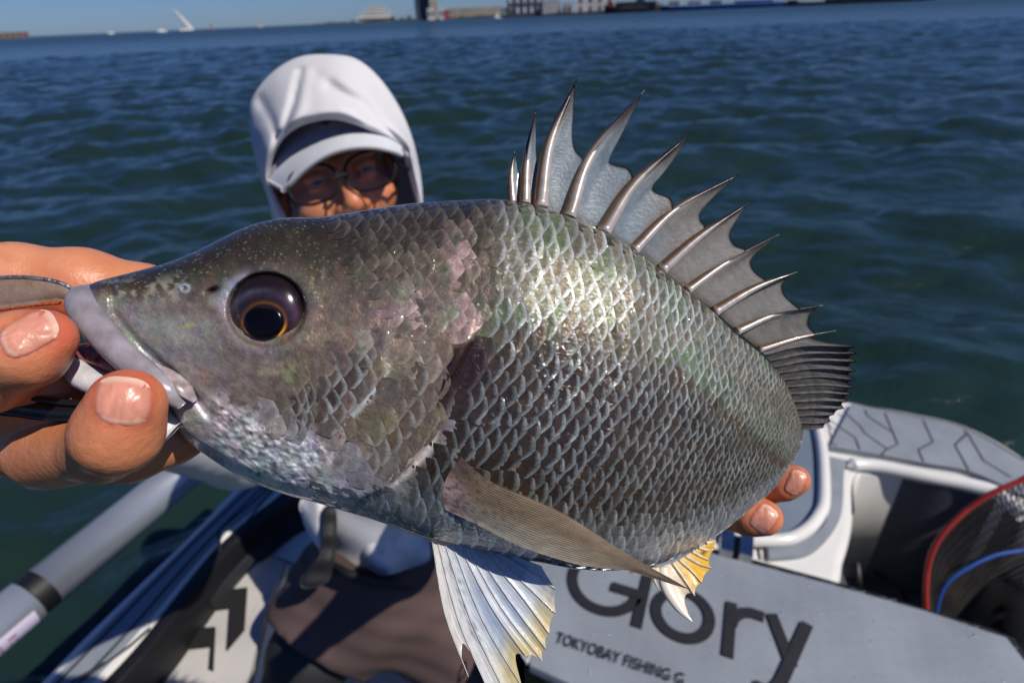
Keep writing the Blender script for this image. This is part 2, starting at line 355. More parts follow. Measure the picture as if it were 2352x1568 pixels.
ship(1790, 2120, 1, 0, 560, M_dark, M_white, 'dark barge moored behind the stern of the blue ship', [(.02,.1,-6,M_rust),(.3,.9,-6,M_dark)], name='barge', cat='barge')
# sailing boat and the little craft around it
ax, ay, o = facing(432, 900); Mx = np.array([ax, ay, [0, 0, 1]]); s = 900/F; e = empty('sailing_boat', o, 'sailing boat with one tall white sail heeling on the horizon', 'sailing boat')
b = MB(); xs = np.linspace(-1, 1, 14); V = []
for x in xs:
    w_ = 1.6*(1-x*x)+.05
    V += [o+np.array([x*12*s, -w_, 2.5])@Mx, o+np.array([x*9*s, -w_*.3, -.4])@Mx, o+np.array([x*9*s, w_*.3, -.4])@Mx, o+np.array([x*12*s, w_, 2.5])@Mx]
b.add(V, gridf(14, 4, wv=True).tolist()); b.build('hull', M_hull, e)
mt = far(416, 40, 900)-o; top = o+np.array([-14*s, 0, 34*s*1.1])@Mx
MB().tube([o+[0, 0, 2], top], [.16, .08], n=6).build('mast', M_dark, e)
sv = []; 
for t in np.linspace(0, 1, 12):
    m_ = (o+[0, 0, 3.5])*(1-t)+top*t; ln = 11*s*(1-t)**.8
    for q in np.linspace(0, 1, 6): sv.append(m_+np.array([q*ln, -1.2*math.sin(q*3.1)*(1-t), 0])@Mx)
mesh('sail', sv, gridf(12, 6), mat('sail cloth', (.8, .76, .72), .8, trans=.3), e)
def craft(x, y, R, L, m, label, name='motor_boat', cat='boat'):
    ax, ay, o = facing(x, R); Mx = np.array([ax, ay, [0, 0, 1]]); e = empty(name, o, label, cat, 'small craft on the horizon'); V = []
    for t in np.linspace(-1, 1, 10):
        w_ = L*.14*(1-abs(t)**3)+.1; V += [o+np.array([t*L/2, -w_, L*.16])@Mx, o+np.array([t*L*.42, -w_*.5, -.3])@Mx, o+np.array([t*L*.42, w_*.5, -.3])@Mx, o+np.array([t*L/2, w_, L*.16])@Mx]
    MB().add(V, gridf(10, 4, wv=True).tolist()).build('hull', m, e); h_ = far(x, y, R)[2]
    MB().box(-L*.2, L*.2, -L*.09, L*.09, L*.15, max(h_, L*.3), (o, Mx)).build('cabin', m, e, smooth=False)
craft(375, 68, 800, 10, M_hull, 'small pale motor boat left of the sailing boat'); craft(259, 74, 1100, 9, M_hull, 'tiny pale motor boat between the brown pier and the sailing boat'); craft(600, 58, 1300, 12, M_beige, 'tiny beige boat right of the sailing boat off the shore tip'); craft(1143, 31, 620, 7, M_hull, 'small white boat in front of the long pale terrace')
ax, ay, o = facing(489, 700); e = empty('channel_buoy', o, 'small red channel buoy right of the sailing boat', 'buoy')
MB().tube([o+[0, 0, -.5], o+[0, 0, 1]], [1.4, 1.4], n=10).build('float', M_red, e); MB().tube([o+[0, 0, 1], o+[0, 0, 6]], [.7, .25], n=8).build('tower', M_red, e)
# ------------------------------------------------------------------ boat
M_gel = mat('white gelcoat', (.74, .73, .70), .22, var=.12, vscale=6, coat=.4, bump=.05, bscale=40); M_eva = mat('grey foam deck pad', (.22, .25, .29), .75, var=.18, vscale=14, bump=.35, bscale=900, bdist=.0006); M_eva2 = mat('charcoal foam groove', (.03, .033, .037), .8)
M_rub = mat('black rubber rim', (.006, .006, .007), .5, var=.3, vscale=20); M_side = mat('dark grey cockpit lining', (.018, .019, .023), .6, var=.25, vscale=9, bump=.2, bscale=80); M_well = mat('shade darkened liner', (.075, .085, .105), .5, var=.25, vscale=6); M_chrome = mat('steel hinge', (.6, .6, .6), .2, 1.0, var=.3, vscale=40)  # well liner is coloured dark to carry the shade inside the well
boat = empty('fishing_boat', W(1300, 1400, 1.5)[0], 'open fishing boat with white mouldings, grey foam deck pads and a lettered hatch', 'boat')
def Z(poly, h, n=0, closed=True):
    p = np.array(poly, float)
    if n: p = spl(p, n, closed)
    return W(p[:, 0], p[:, 1], h)
def strip(name, left, right, h, th, m, n=30, bev=.004, parent=boat, **kw):
    a, b = spl(left, n), spl(right, n); p = np.vstack([a, b[::-1]]); return autosmooth(MB().prism(W(p[:, 0], p[:, 1], h), th, bev).build(name, m, parent, **kw), 40)
def groove(path, h, r, m=None, n=40, parent=boat, name='groove', smooth_=True):
    q = spl(path, n) if smooth_ else np.array(path, float); w_ = W(q[:, 0], q[:, 1], h); b = MB(); b.tube(w_, r, n=6, flat=.45); return b.build(name, m or M_eva2, parent)
# left gunwale
G0, G1 = [(40,1620),(209,1446),(426,1237),(537,1122),(700,955)], [(165,1630),(307,1485),(496,1254),(642,1133),(800,985)]
strip('gunwale', G0, G1, 1.0, .06, M_gel, bev=.012)
g_ = spl([(30,1640)]+G0[1:], 40); g_ = W(g_[:, 0], g_[:, 1], 1.03); g_[:, 0] += .02; hs_ = [g_*[1, 1, 0]+np.array([.10*k*k, 0, 1.72-.09-.30*0]) for k in (0,)]
prof = [(0, 0), (.02, -.25), (.07, -.5), (.16, -.8)]; mesh('hull_side', np.concatenate([(g_+np.array([a, 0, b]))[:, None] for a, b in prof], 1).reshape(-1, 3), gridf(40, 4), M_gel, boat)
mixp = lambda t: [tuple(np.array(a)*(1-t)+np.array(b)*t) for a, b in zip(G0, G1)]
strip('deck_pad', mixp(.16), mixp(.80), .992, .006, M_eva, bev=.003)
for t in (.30, .66): groove(mixp(t), .9915, .0035)
for (a, b) in (((245,1495),(330,1400)),((505,1215),(548,1260)),((505,1215),(590,1120)),((548,1260),(640,1160))): pass
groove([(190,1560),(300,1480),(345,1440)], .991, .003, smooth_=False); groove([(505,1268),(503,1215),(600,1120),(628,1122),(560,1205)], .991, .003, smooth_=False); groove([(100,1640),(172,1560),(240,1520)], .991, .003, smooth_=False)
strip('rubber_rim', G1, [(200,1640),(346,1485),(524,1260),(676,1138),(826,990)], 1.0, .10, M_rub, bev=.012)
strip('cockpit_lining', [(214,1640),(356,1487),(534,1262),(686,1140),(836,992)], [(280,1640),(385,1500),(556,1290),(708,1160),(858,1010)], 1.06, .05, M_side)
# cockpit floor and its inlay
MB().prism(Z([(250,1700),(560,1240),(1000,1050),(1500,1150),(1700,1700),(900,1900)], 1.55), .1).build('cockpit_floor', mat('pale floor mat', (.42, .41, .39), .7, var=.2, vscale=7, bump=.3, bscale=300), boat, smooth=False)
MB().prism(Z([(280,1640),(385,1500),(556,1290),(650,1290),(610,1400),(590,1480),(560,1600),(540,1700)], 1.10), .03).build('side_deck', mat('pale side deck', (.50, .48, .45), .6, var=.2, vscale=8, bump=.3, bscale=300), boat, smooth=False)
M_blk = mat('black floor inlay', (.005, .005, .006), .8)
zq = lambda l: [((x/2.34)*.8167, (1250+y/2.34)*.8167) for x, y in l]
for poly in ([(1380,1085),(1470,955),(1625,935),(1605,1210),(1490,1345),(1508,1068)], [(1150,1345),(1270,1205),(1415,1195),(1400,1480),(1372,1470),(1385,1320)]):
    MB().prism(Z(zq(poly), 1.092), .006).build('floor_inlay', M_blk, boat, smooth=False)
strip('side_locker', [(580,1270),(640,1200),(720,1120)], [(690,1310),(760,1230),(900,1120)], 1.12, .05, M_gel, bev=.012)
# bow moulding
OUT = [(1700,870),(1820,892),(1955,921),(2082,943),(2218,975),(2352,1048),(2480,1160),(2540,1320)]
MB().prism(Z(OUT+[(2700,1700),(2560,1700),(2480,1400),(2400,1200),(2250,1120),(2150,1100),(2000,1085),(1975,1090),(1962,1120),(1960,1200),(1940,1280),(1905,1350),(1700,1330),(1500,1200),(1500,1000),(1600,870)], 1.0, 150), .42, .02).build('bow_moulding', M_gel, boat)
PAD_O = [(1955,926),(2082,948),(2216,980),(2348,1053),(2470,1165)]; PAD_I = [(1903,1028),(2028,1049),(2127,1066),(2227,1085),(2325,1128)]
strip('deck_pad', PAD_O, PAD_I, .988, .014, M_eva, bev=.004)
z4 = lambda l: [((2050+x/1.802)*.8167, (1050+y/1.802)*.8167) for x, y in l]
groove(z4([(640,152),(900,206),(1190,272),(1496,440)]), .9875, .0022); groove(z4([(510,372),(780,418),(1000,458),(1220,498),(1440,590)]), .9875, .0022)
for l in ([(500,232),(522,355),(545,362)],[(505,232),(640,325),(662,385)],[(580,190),(668,268),(685,298),(800,380),(772,412)],[(690,185),(702,215),(820,292)],[(790,200),(855,355),(800,385)],[(985,238),(1035,345),(960,385),(985,445)],[(1210,300),(1145,360),(1215,490)],[(1215,310),(1290,440),(1430,525)],[(1190,285),(1215,310)]): groove(z4(l), .9875, .0024, smooth_=False)
# basin beside the fish's tail
basin = z4([(400,240),(440,260),(468,420),(475,600),(450,700),(400,770),(300,825),(160,830),(-60,800),(-200,600),(-100,300),(150,240)])
MB().prism(Z(basin, .985, 80), .012, .004).build('basin_floor', mat('grey basin liner', (.16, .20, .25), .4, var=.2, vscale=5), boat)
lp = z4([(405,230),(448,270),(476,420),(482,640),(455,720),(395,790),(300,838),(160,845),(0,835)]); q = spl(lp, 60); MB().tube(W(q[:, 0], q[:, 1], .98), .014, n=12).build('basin_lip', M_gel, boat)
strip('side_pad', z4([(492,412),(500,560),(505,660),(480,760),(400,820),(300,850),(195,862)]), z4([(605,438),(585,500),(580,640),(560,740),(480,850),(380,915),(200,935)]), .988, .014, M_eva, bev=.004)
groove(z4([(488,410),(495,560),(498,660),(470,750),(395,812),(300,846),(190,858),(192,930)]), .986, .004)
# storage well, its inside shade put into the liner colour
well = z4([(640,520),(680,488),(760,484),(1100,580),(1380,622),(1496,690),(1600,900),(1600,1400),(1000,1300),(500,1180),(590,900),(632,720)])
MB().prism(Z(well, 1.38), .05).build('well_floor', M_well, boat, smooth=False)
for a, b in ((0, 1),): pass
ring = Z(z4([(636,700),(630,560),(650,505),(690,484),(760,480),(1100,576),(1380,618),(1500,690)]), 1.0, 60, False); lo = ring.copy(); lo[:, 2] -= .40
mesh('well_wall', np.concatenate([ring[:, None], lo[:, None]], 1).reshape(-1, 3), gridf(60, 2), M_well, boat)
q = spl(z4([(600,470),(640,462),(760,470),(1000,520),(1200,560),(1360,610),(1496,720)]), 60); MB().tube(W(q[:, 0], q[:, 1], .990), np.interp(np.arange(60), [0, 8, 59], [.002, .017, .017]), n=12).build('well_lip', M_gel, boat)
MB().prism(Z(z4([(880,740),(1070,775),(1060,940),(900,900),(925,850),(800,830)]), 1.30), .06, .004).build('well_step', mat('worn grey plastic', (.17, .17, .18), .6, var=.3, vscale=10), boat, smooth=False)
for l in ([(590,900),(1000,1010)],[(650,960),(670,1150)],[(740,1000),(860,1090),(900,1150)]): groove(z4(l), 1.32, .008, M_rub, smooth_=False)
# lettered hatch
HH = .93
hatch_poly = [(1217,1149),(1450,1215),(1674,1279),(1901,1338),(2127,1401),(2277,1451),(2312,1462),(2420,1600),(2300,1900),(1640,1720),(1307,1568),(1217,1527),(1217,1400)]
M_hatch = mat('grey hatch foam', (.24, .27, .31), .6, var=.22, vscale=7, bump=.25, bscale=700, bdist=.0006)
hatch = autosmooth(MB().prism(Z(hatch_poly, HH), .02, .003).build('hatch', M_hatch, boat), 40)
MB().prism(Z([(1200,1149),(1450,1208),(1901,1330),(2277,1443),(2330,1465),(2430,1610),(2310,1920),(1640,1740),(1290,1588),(1204,1532)], HH+.021), .5).build('hatch_box', M_rub, boat, smooth=False)
org = W(1370, 1412, HH)[0]; e1 = W(1665, 1508, HH)[0]-org; e1[2] = 0; e1 /= np.linalg.norm(e1); e2 = np.array([-e1[1], e1[0], 0])
if (W(1487, 1310, HH)[0]-org)@e2 < 0: e2 = -e2
def loc(x, y): d = W(x, y, HH)[0]-org; return d@e1, d@e2
# fine hexagon relief lines of the hatch foam
for (ii) in range(0): pass
hx = MB(); q_ = np.random.RandomState(5)
for i in range(46):
    for j in range(26):
        x, y = -.12+i*.024, -.20+j*.021+(.0105 if i % 2 else 0)
        p = org+e1*x+e2*y; 
        c = (p-[0, 0, H])@RN; X, Y = 1176+F*c[0]/-c[2], 784-F*c[1]/-c[2]
        if inpoly(np.array([X]), np.array([Y]), hatch_poly)[0] and X < 2400 and Y < 1600:
            for (dx, dy) in ((.012, .0052), (-.010, .006)):
                d = e1*dx+e2*dy; nn_ = np.cross(d/np.linalg.norm(d), [0, 0, 1])*.0005; z = np.array([0, 0, .0003])
                hx.add([p-nn_, p+d-nn_, p+d+nn_, p+nn_, p-nn_*.3+z, p+d-nn_*.3+z, p+d+nn_*.3+z, p+nn_*.3+z], [[0, 1, 5, 4], [1, 2, 6, 5], [2, 3, 7, 6], [3, 0, 4, 7], [4, 5, 6, 7]])
hx.build('foam_relief', M_hatch, boat, smooth=False, kind='stuff')
M_ink = mat('black lettering', (.014, .015, .018), .55, var=.3, vscale=40)
def stroke(name, paths, wd, zo=.0045, parent=hatch):
    b = MB()
    for pi_, p in enumerate(paths):
        zo = zo+.0012*(pi_ > 0)
        p = np.asarray(p, float); t = np.gradient(p, axis=0); t /= np.linalg.norm(t, axis=1)[:, None]; n = np.stack([-t[:, 1], t[:, 0]], 1)*wd/2; k = len(p)
        l2 = np.vstack([p+n, p-n]); w3 = org+l2[:, :1]*e1+l2[:, 1:]*e2; up = w3+[0, 0, zo]; lo = w3+[0, 0, .0005]
        b.add(np.vstack([up, lo]), [[i, i+1, k+i+1, k+i] for i in range(k-1)]+[[i+1, i, 2*k+i, 2*k+i+1] for i in range(k-1)]+[[k+i, k+i+1, 3*k+i+1, 3*k+i] for i in range(k-1)]+[[0, k, 3*k, 2*k], [k-1, 3*k-1, 4*k-1, 2*k-1][::-1]][:2])
    return b.build(name, M_ink, parent, smooth=False)
arcp = lambda cx, cy, r, a0, a1, n=36: [(cx+r*math.cos(math.radians(a)), cy+r*math.sin(math.radians(a))) for a in np.linspace(a0, a1, n)]
sw = .0185
stroke('letter', [arcp(.0, .073, .063, 42, 352, 60), [(.012, .0645), (.071, .0645)]], sw)                          # G
stroke('letter', [[(.0705, .0), (.0705, .165)]], sw)                                                               # l
stroke('letter', [arcp(.142, .053, .0455, 0, 360, 60)], sw)                                                        # o
stroke('letter', [[(.2205, .0), (.2205, .106)], [(.2225, .062), (.2275, .079), (.238, .091), (.252, .0965), (.274, .0955)]], sw)   # r
stroke('letter', [[(.2865, .107), (.3175, .020)], [(.3435, .107), (.302, -.012), (.292, -.030), (.278, -.036), (.262, -.034)]], sw)                 # y
def text(body, x, y, size, name, m, parent, sh=1.0, bold=.0):
    cu = bpy.data.curves.new('t', 'FONT'); cu.body = body; cu.size = 1.0; cu.space_character = 1.03; cu.offset = bold; cu.extrude = 0.0; o = bpy.data.objects.new('t', cu); COL.objects.link(o)
    me = o.to_mesh(); n = len(me.vertices); v = np.empty(n*3); me.vertices.foreach_get('co', v); v = v.reshape(-1, 3); f = [list(p.vertices) for p in me.polygons]; o.to_mesh_clear(); bpy.data.objects.remove(o); bpy.data.curves.remove(cu)
    return v, f
tv, tf = text('TOKYOBAY FISHING G', 0, 0, 1, 't', None, None, bold=.012)
k_ = .212/(tv[:, 0].max()-tv[:, 0].min()); tv = tv-[tv[:, 0].min(), tv[:, 1].min(), 0]
mesh('small_lettering', org+(-.053+tv[:, :1]*k_*1.0)*e1+(-.076+tv[:, 1:2]*.0285+.010*tv[:, :1]*k_)*e2+[0, 0, .0045], tf, M_ink, hatch, smooth=False)
# white fish-shaped mark on the dark box under the hatch
c0 = W(1205, 1506, 1.0)[0]; fr = np.cross(e1, [0, 0, 1.]); mk = MB()
for sg in (1, -1):
    t = np.linspace(0, 1, 24); x = W(np.interp(t, [0, .5, 1], [1199, 1206+9*sg, 1212]), np.interp(t, [0, .5, 1], [1482, 1505, 1532]), .93); p = spl(x[[0, 12, 23]], 24); mk.tube(p+[0, 0, .012], .0018, n=6)
mk.build('fish_mark', M_hull, boat)
db = MB(); q_ = np.random.RandomState(12)
for k in range(70):
    X, Y = 1350+980*q_.rand(), 1300+270*q_.rand()
    if not inpoly(np.array([X]), np.array([Y]), hatch_poly)[0]: continue
    c = W(X, Y, HH)[0]; r = .0012+.0030*q_.rand()**3; V = []
    for a in np.linspace(0, math.pi/2, 4):
        for t in np.linspace(0, 2*math.pi, 8, endpoint=False): V.append(c+np.array([math.cos(t)*math.cos(a)*r*(1+.3*math.sin(k)), math.sin(t)*math.cos(a)*r, math.sin(a)*r*.45+.0002]))
    db.add(V, gridf(4, 8, wv=True).tolist())
wm_ = mat('water drop', (.9, .93, .95), .03); wm_.node_tree.nodes['Principled BSDF'].inputs['Transmission Weight'].default_value = .9; wm_.node_tree.nodes['Principled BSDF'].inputs['IOR'].default_value = 1.33
db.build('water_drops', wm_, hatch, kind='stuff')
# hinge beside the hatch
for (x, y) in ((1668, 1252), (1712, 1262)):
    c = W(x, y, .93)[0]; MB().box(-.012, .012, -.03, .03, -.04, .02, (c, np.array([e1, e2, [0, 0, 1]]))).build('hinge', M_chrome, boat, smooth=False)
MB().box(-.03, .03, -.03, .03, -.04, -.005, (W(1690, 1250, .93)[0], np.array([e1, e2, [0, 0, 1]]))).build('hinge_base', M_rub, boat, smooth=False)
# dark lockers between the sitter and the hatch
MB().prism(Z([(960,1420),(1150,1390),(1215,1440),(1195,1560),(1150,1650),(1000,1640)], 1.22), .4, .01).build('seat_box', mat('navy seat vinyl', (.02, .028, .045), .45, bump=.2, bscale=90), boat)
# ------------------------------------------------------------------ things in and beside the boat
A0, A1 = P(-160, 1560, 1.12)[0], W(430, 1075, .98)[0]
def on(x, y, h): return W(x, y, h)[0]
t0, t1 = on(88, 1359, .98), on(470, 1046, .98); dr = (t1-t0)/np.linalg.norm(t1-t0); tube = empty('metal_tube', t0, 'blue grey metal tube with a black collar lying outside the left gunwale', 'tube')
M_alu = mat('brushed aluminium', (.40, .43, .47), .32, .55, var=.2, vscale=5, bump=.05, bscale=200)
MB().tube([t0+dr*.012, t0+dr*.3, t1+dr*.25], .046, n=40).build('shaft', M_alu, tube); MB().tube([t0-dr*.018, t0+dr*.012], .0445, n=40).build('collar', M_rub, tube)
autosmooth(tube.children[0]); tl_ = MB().tube([t0-dr*.5, t0-dr*.02], .047, n=40).build('motor_housing', M_alu, tube); 
sd = np.cross(dr, [0, 0, 1]); sd /= np.linalg.norm(sd); upv = np.cross(sd, dr); V = []
for t in np.linspace(-.34, -.035, 12):
    for a in np.radians(np.linspace(-38, 12, 10)): V.append(t0+dr*t+.0478*(sd*math.cos(a)+upv*math.sin(a)))
lb_ = mesh('sticker', V, gridf(12, 10), mat('pale sticker', (.62, .55, .68), .5), tube)
V = []; F_ = []; q_ = np.random.RandomState(2)
for i in range(9):
    t = -.075-.027*i
    for (a0, a1, b0, b1) in ((-26, -4, .0, .005), (-26, -4, .011, .015), (-9, -4, 0, .015), (-18, -14, 0, .015))[:3+(i % 2)]:
        n = len(V); V += [t0+dr*(t-b)+.0483*(sd*math.cos(math.radians(a))+upv*math.sin(math.radians(a))) for b, a in ((b0, a0), (b1, a0), (b1, a1), (b0, a1))]; F_.append([n, n+1, n+2, n+3])
mesh('sticker_print', V, F_, mat('plum print', (.22, .05, .16), .6), lb_, smooth=False)
# landing net
net = empty('landing_net', on(2420, 1180, 1.0), 'landing net with red hoop, blue cord and dark mesh lying over the bow well', 'landing net')
q = spl(z4([(1640,440),(1496,533),(1350,598),(1240,665),(1150,740),(1070,830),(1020,930),(1000,1050),(1000,1190),(1020,1330)]), 70)
hp = P(q[:, 0], q[:, 1], np.interp(np.arange(70), [0, 25, 50, 70], [1.02, 1.07, 1.10, 1.10])); MB().tube(hp, .0052, n=12).build('hoop', mat('red rubber hoop', (.30, .02, .01), .5, bump=.2, bscale=200), net)
q2 = spl(z4([(1640,850),(1496,893),(1350,920),(1200,990),(1100,1070),(1055,1190),(1050,1320)]), 60); bp_ = P(q2[:, 0], q2[:, 1], np.interp(np.arange(60), [0, 60], [1.12, 1.16])); MB().tube(bp_, .0036, n=10).build('cord', mat('blue cord', (.010, .07, .33), .5, bump=.3, bscale=400), net)
nb = MB(); nn = 26
def netp(a, b):
    i = a*69; p0 = np.array([np.interp(i, np.arange(70), hp[:, k]) for k in range(3)]); tgt = W(2480-160*a, 1330+120*a, 1.30)[0]
    p = p0*(1-b)+tgt*b; return p+np.array([0, 0, -.10*math.sin(b*math.pi)])+.012*np.array([vnoise(a*9., b*7., k, 9)-.5 for k in range(3)])
for k in range(nn*2):
    for sgn in (1, -1):
        path = [netp(min(max(k/(nn*2.)+sgn*b*.25, 0), 1), b) for b in np.linspace(0, 1, 12)]; nb.tube(path, .0014, n=4, cap=False)
nb.build('netting', mat('dark net mesh', (.03, .027, .024), .7), net, kind='stuff')
# ------------------------------------------------------------------ the angler
man = empty('person', P(880, 1340, 1.19)[0], 'angler in white hood, cap and glasses holding the fish out in both hands', 'person')
def sdfmesh(f, lo, hi, h, it=2): v, q = surfnet(f, lo, hi, h); return relax(v, q, it), q
def K(l): return [tuple(cp(*q)) for q in l]     # (x, y, depth) list to the camera frame
def px(r, d): return r*d/F
parts = []
# right hand, at the fish's jaw
th = K([(292,930,.151),(270,995,.153),(238,1030,.165),(110,1040,.182)]); thr = [.0096,.0104,.0092,.0115]
ix = K([(112,770,.153),(62,800,.153),(-40,850,.157),(-170,890,.170)]); ixr = [.0066,.0101,.0117,.0135]
mf = K([(205,848,.180),(120,885,.174),(0,930,.180),(-140,930,.19)]); mfr = [.0075,.0098,.0112,.013]
bk = K([(-180,700,.205),(40,655,.207),(190,662,.212),(330,690,.218),(470,770,.225)]); bkr = [.024,.0142,.0138,.0128,.0105]
lo_ = K([(-180,980,.20),(30,1012,.186),(150,1022,.182),(300,1022,.186),(395,1000,.190),(455,985,.195)]); lor = [.022,.0108,.0112,.0114,.0092,.007]
lp_ = K([(-120,1000,.205),(60,975,.195),(180,975,.19),(330,975,.194)]); lpr = [.02,.012,.012,.011]
pm = K([(-160,740,.225),(-150,960,.225)]); wr = K([(-150,850,.225),(-330,870,.28)])
def fR(X):
    d = chain(X, th, thr, .004); d = smin(d, chain(X, lo_, lor, .004), .003); d = smin(d, chain(X, lp_, lpr, .004), .004)
    e = chain(X, ix, ixr, .004); d = smin(d, e, .002); d = smin(d, chain(X, mf, mfr, .003), .002); d = smin(d, chain(X, bk, bkr, .006), .004)
    d = smin(d, chain(X, pm, [.024, .026], .01), .01); d = smin(d, chain(X, wr, [.03, .028]), .012)
    # joint creases and nail beds
    for (c, r, k) in ((( 78,760,.1435),.0,0),):
        pass
    for (x, y, dd, w_, hh, dep) in ((283,921,.1412,62,56,.0011),(66,768,.1452,72,42,.0010)):
        c = cp(x, y, dd); q = (X-c)/np.array([px(w_, dd), px(hh, dd), .0035]); d = d+dep*np.exp(-(q**4).sum(-1))
    wob_ = 1.6*np.sin(X[..., 0]*300)+1.2*np.sin(X[..., 1]*210+X[..., 2]*330)
    for (a, b) in ((th[1], th[2]), (mf[0], mf[1]), (ix[1], ix[2]), (lo_[2], lo_[3]), (bk[1], bk[2])):
        a, b = np.asarray(a), np.asarray(b); n_ = (b-a)/np.linalg.norm(b-a); q = (X-(a+b)/2)@n_; d = d+.00035*np.exp(-(q/.007)**2)*(np.sin(q*2600+wob_)>.55)*np.exp(-(((X-(a+b)/2)**2).sum(-1)/.018**2))
    return d
v, q = sdfmesh(fR, cp(-360, 1130, .2)*[1, 1, 0]+[-.02, -.02, .132], cp(490, 540, .2)*[1, 1, 0]+[.02, .02, .30], .00125, 3); parts.append((v, q))
# left hand, round the tail
fa = K([(1826,1101,.2545),(1800,1108,.258),(1740,1120,.268),(1650,1110,.285)]); far_ = [.0066,.0076,.0085,.010]
fb_ = K([(1756,1188,.2500),(1722,1182,.254),(1660,1165,.266),(1600,1120,.285)]); fbr = [.0078,.0088,.0095,.011]
fc = K([(1600,1230,.262),(1560,1190,.275),(1540,1100,.29)]); pl = K([(1640,1080,.295),(1560,1100,.30)]); w2 = K([(1580,1080,.305),(1480,1040,.37)]); tm = K([(1600,1020,.30),(1640,950,.285),(1680,920,.275)])
def fL(X):
    d = chain(X, fa, far_, .003); d = smin(d, chain(X, fb_, fbr, .003), .0015); d = smin(d, chain(X, fc, [.008, .009, .011], .003), .002)
    d = smin(d, chain(X, pl, [.022, .024], .01), .008); d = smin(d, chain(X, w2, [.026, .028]), .01); d = smin(d, chain(X, tm, [.013, .011, .008], .004), .006)
    for (x, y, dd, w_, hh, dep) in ((1826,1106,.2478,24,32,.0006),(1757,1192,.2425,30,34,.0007)):
        c = cp(x, y, dd); q = (X-c)/np.array([px(w_, dd), px(hh, dd), .003]); d = d+dep*np.exp(-(q**4).sum(-1))
    return d
v, q = sdfmesh(fL, [cp(1440, 0, .3)[0]-.01, cp(0, 1290, .3)[1]-.01, .232], [cp(1880, 0, .26)[0]+.01, cp(0, 880, .3)[1]+.01, .385], .0014, 2); parts.append((v, q))
# head: local frame (right, up, towards the viewer) tilted in the picture
HD = .80; hc = cp(774, 414, HD); ta = math.radians(15); zl = np.array([.38, -.25, -.88]); zl /= np.linalg.norm(zl); xl = np.array([math.cos(ta), math.sin(ta), 0]); xl -= zl*(xl@zl); xl /= np.linalg.norm(xl); HRt = np.array([xl, -np.cross(zl, xl), zl]).T   # columns: local axes, the face turned to the lens
tp = math.radians(6)
def toL(X): return (X-hc)@HRt
def fH(X):
    p = toL(X); e = lambda c, r: ell(p, c, r)
    d = ell(p, (0, .028, -.022), (.068, .072, .080)); d = smin(d, ell(p, (0, -.035, .012), (.066, .075, .070)), .03); d = smin(d, ell(p, (0, -.085, .035), (.034, .026, .034)), .02)
    for s_ in (1, -1):
        d = smin(d, ell(p, (s_*.040, -.028, .054), (.026, .022, .024)), .02)
        d = smin(d, ell(p, (s_*.030, .026, .066), (.026, .009, .012)), .012)
        d = -smin(-d, ell(p, (s_*.032, .006, .096), (.022, .013, .018)), .010)
        d = smin(d, ell(p, (s_*.032, .006, .070), (.0135, .0125, .0125)), .003)
        d = smin(d, ell(p, (s_*.032, .0125, .0735), (.017, .0055, .011)), .004); d = smin(d, ell(p, (s_*.032, -.002, .0735), (.016, .004, .0105)), .003)
        d = smin(d, ell(p, (s_*.015, -.034, .090), (.0085, .0075, .010)), .006)
        d = smin(d, ell(p, (s_*.078, -.005, -.008), (.008, .030, .017)), .006)
        d = -smin(-d, ell(p, (s_*.0085, -.041, .098), (.0042, .003, .006)), .003)
        d = -smin(-d, ell(p, (s_*.030, -.045, .082), (.002, .016, .004)), .010)
    d = smin(d, cone(p, (0, .018, .078), (0, -.026, .104), .0075, .0105), .012); d = smin(d, ell(p, (0, -.030, .103), (.0115, .010, .010)), .006)
    d = smin(d, ell(p, (0, -.060, .080), (.022, .0055, .010)), .006); d = smin(d, ell(p, (0, -.071, .079), (.019, .006, .010)), .006); d = -smin(-d, ell(p, (0, -.0655, .092), (.022, .0012, .010)), .002)
    d = smin(d, cone(p, (0, -.06, -.02), (.02, -.19, -.045), .052, .056), .03)
    return d
v, q = sdfmesh(fH, hc-[.13, .24, .13], hc+[.13, .16, .12], .0030, 2); parts.append((v, q))
# trunk and limbs under the clothes, so that the figure is whole
tr = K([(850,600,.86),(870,800,.97),(885,1100,1.10),(880,1320,1.19)]); sR, eR, wR = K([(640,735,.90),(556,1000,.70),(-330,870,.28)]); sL, eL, wL = K([(1110,735,.90),(1330,1000,.68),(1480,1040,.37)])
lR = K([(830,1350,1.20),(715,1500,1.13),(640,1700,1.22),(610,1800,1.36)]); lL = K([(950,1370,1.22),(1060,1500,1.20),(1110,1650,1.30),(1120,1750,1.42)])
def fB(X):
    d = chain(X, tr, [.07, .105, .085, .085], .06); d = smin(d, chain(X, [tr[1], sR], [.08, .06], .03), .04); d = smin(d, chain(X, [sR, eR, wR], [.05, .040, .026], .02), .02)
    d = smin(d, chain(X, [tr[1], sL], [.08, .06], .03), .04); d = smin(d, chain(X, [sL, eL, wL], [.05, .040, .026], .02), .02)
    d = smin(d, chain(X, lR, [.10, .07, .05, .04], .02), .03); d = smin(d, chain(X, lL, [.10, .07, .05, .04], .02), .03); return d
allp = np.vstack([tr, [sR, eR, wR, sL, eL, wL], lR, lL]); v, q = sdfmesh(fB, allp.min(0)-.16, allp.max(0)+.16, .012, 1); parts.append((v, q))
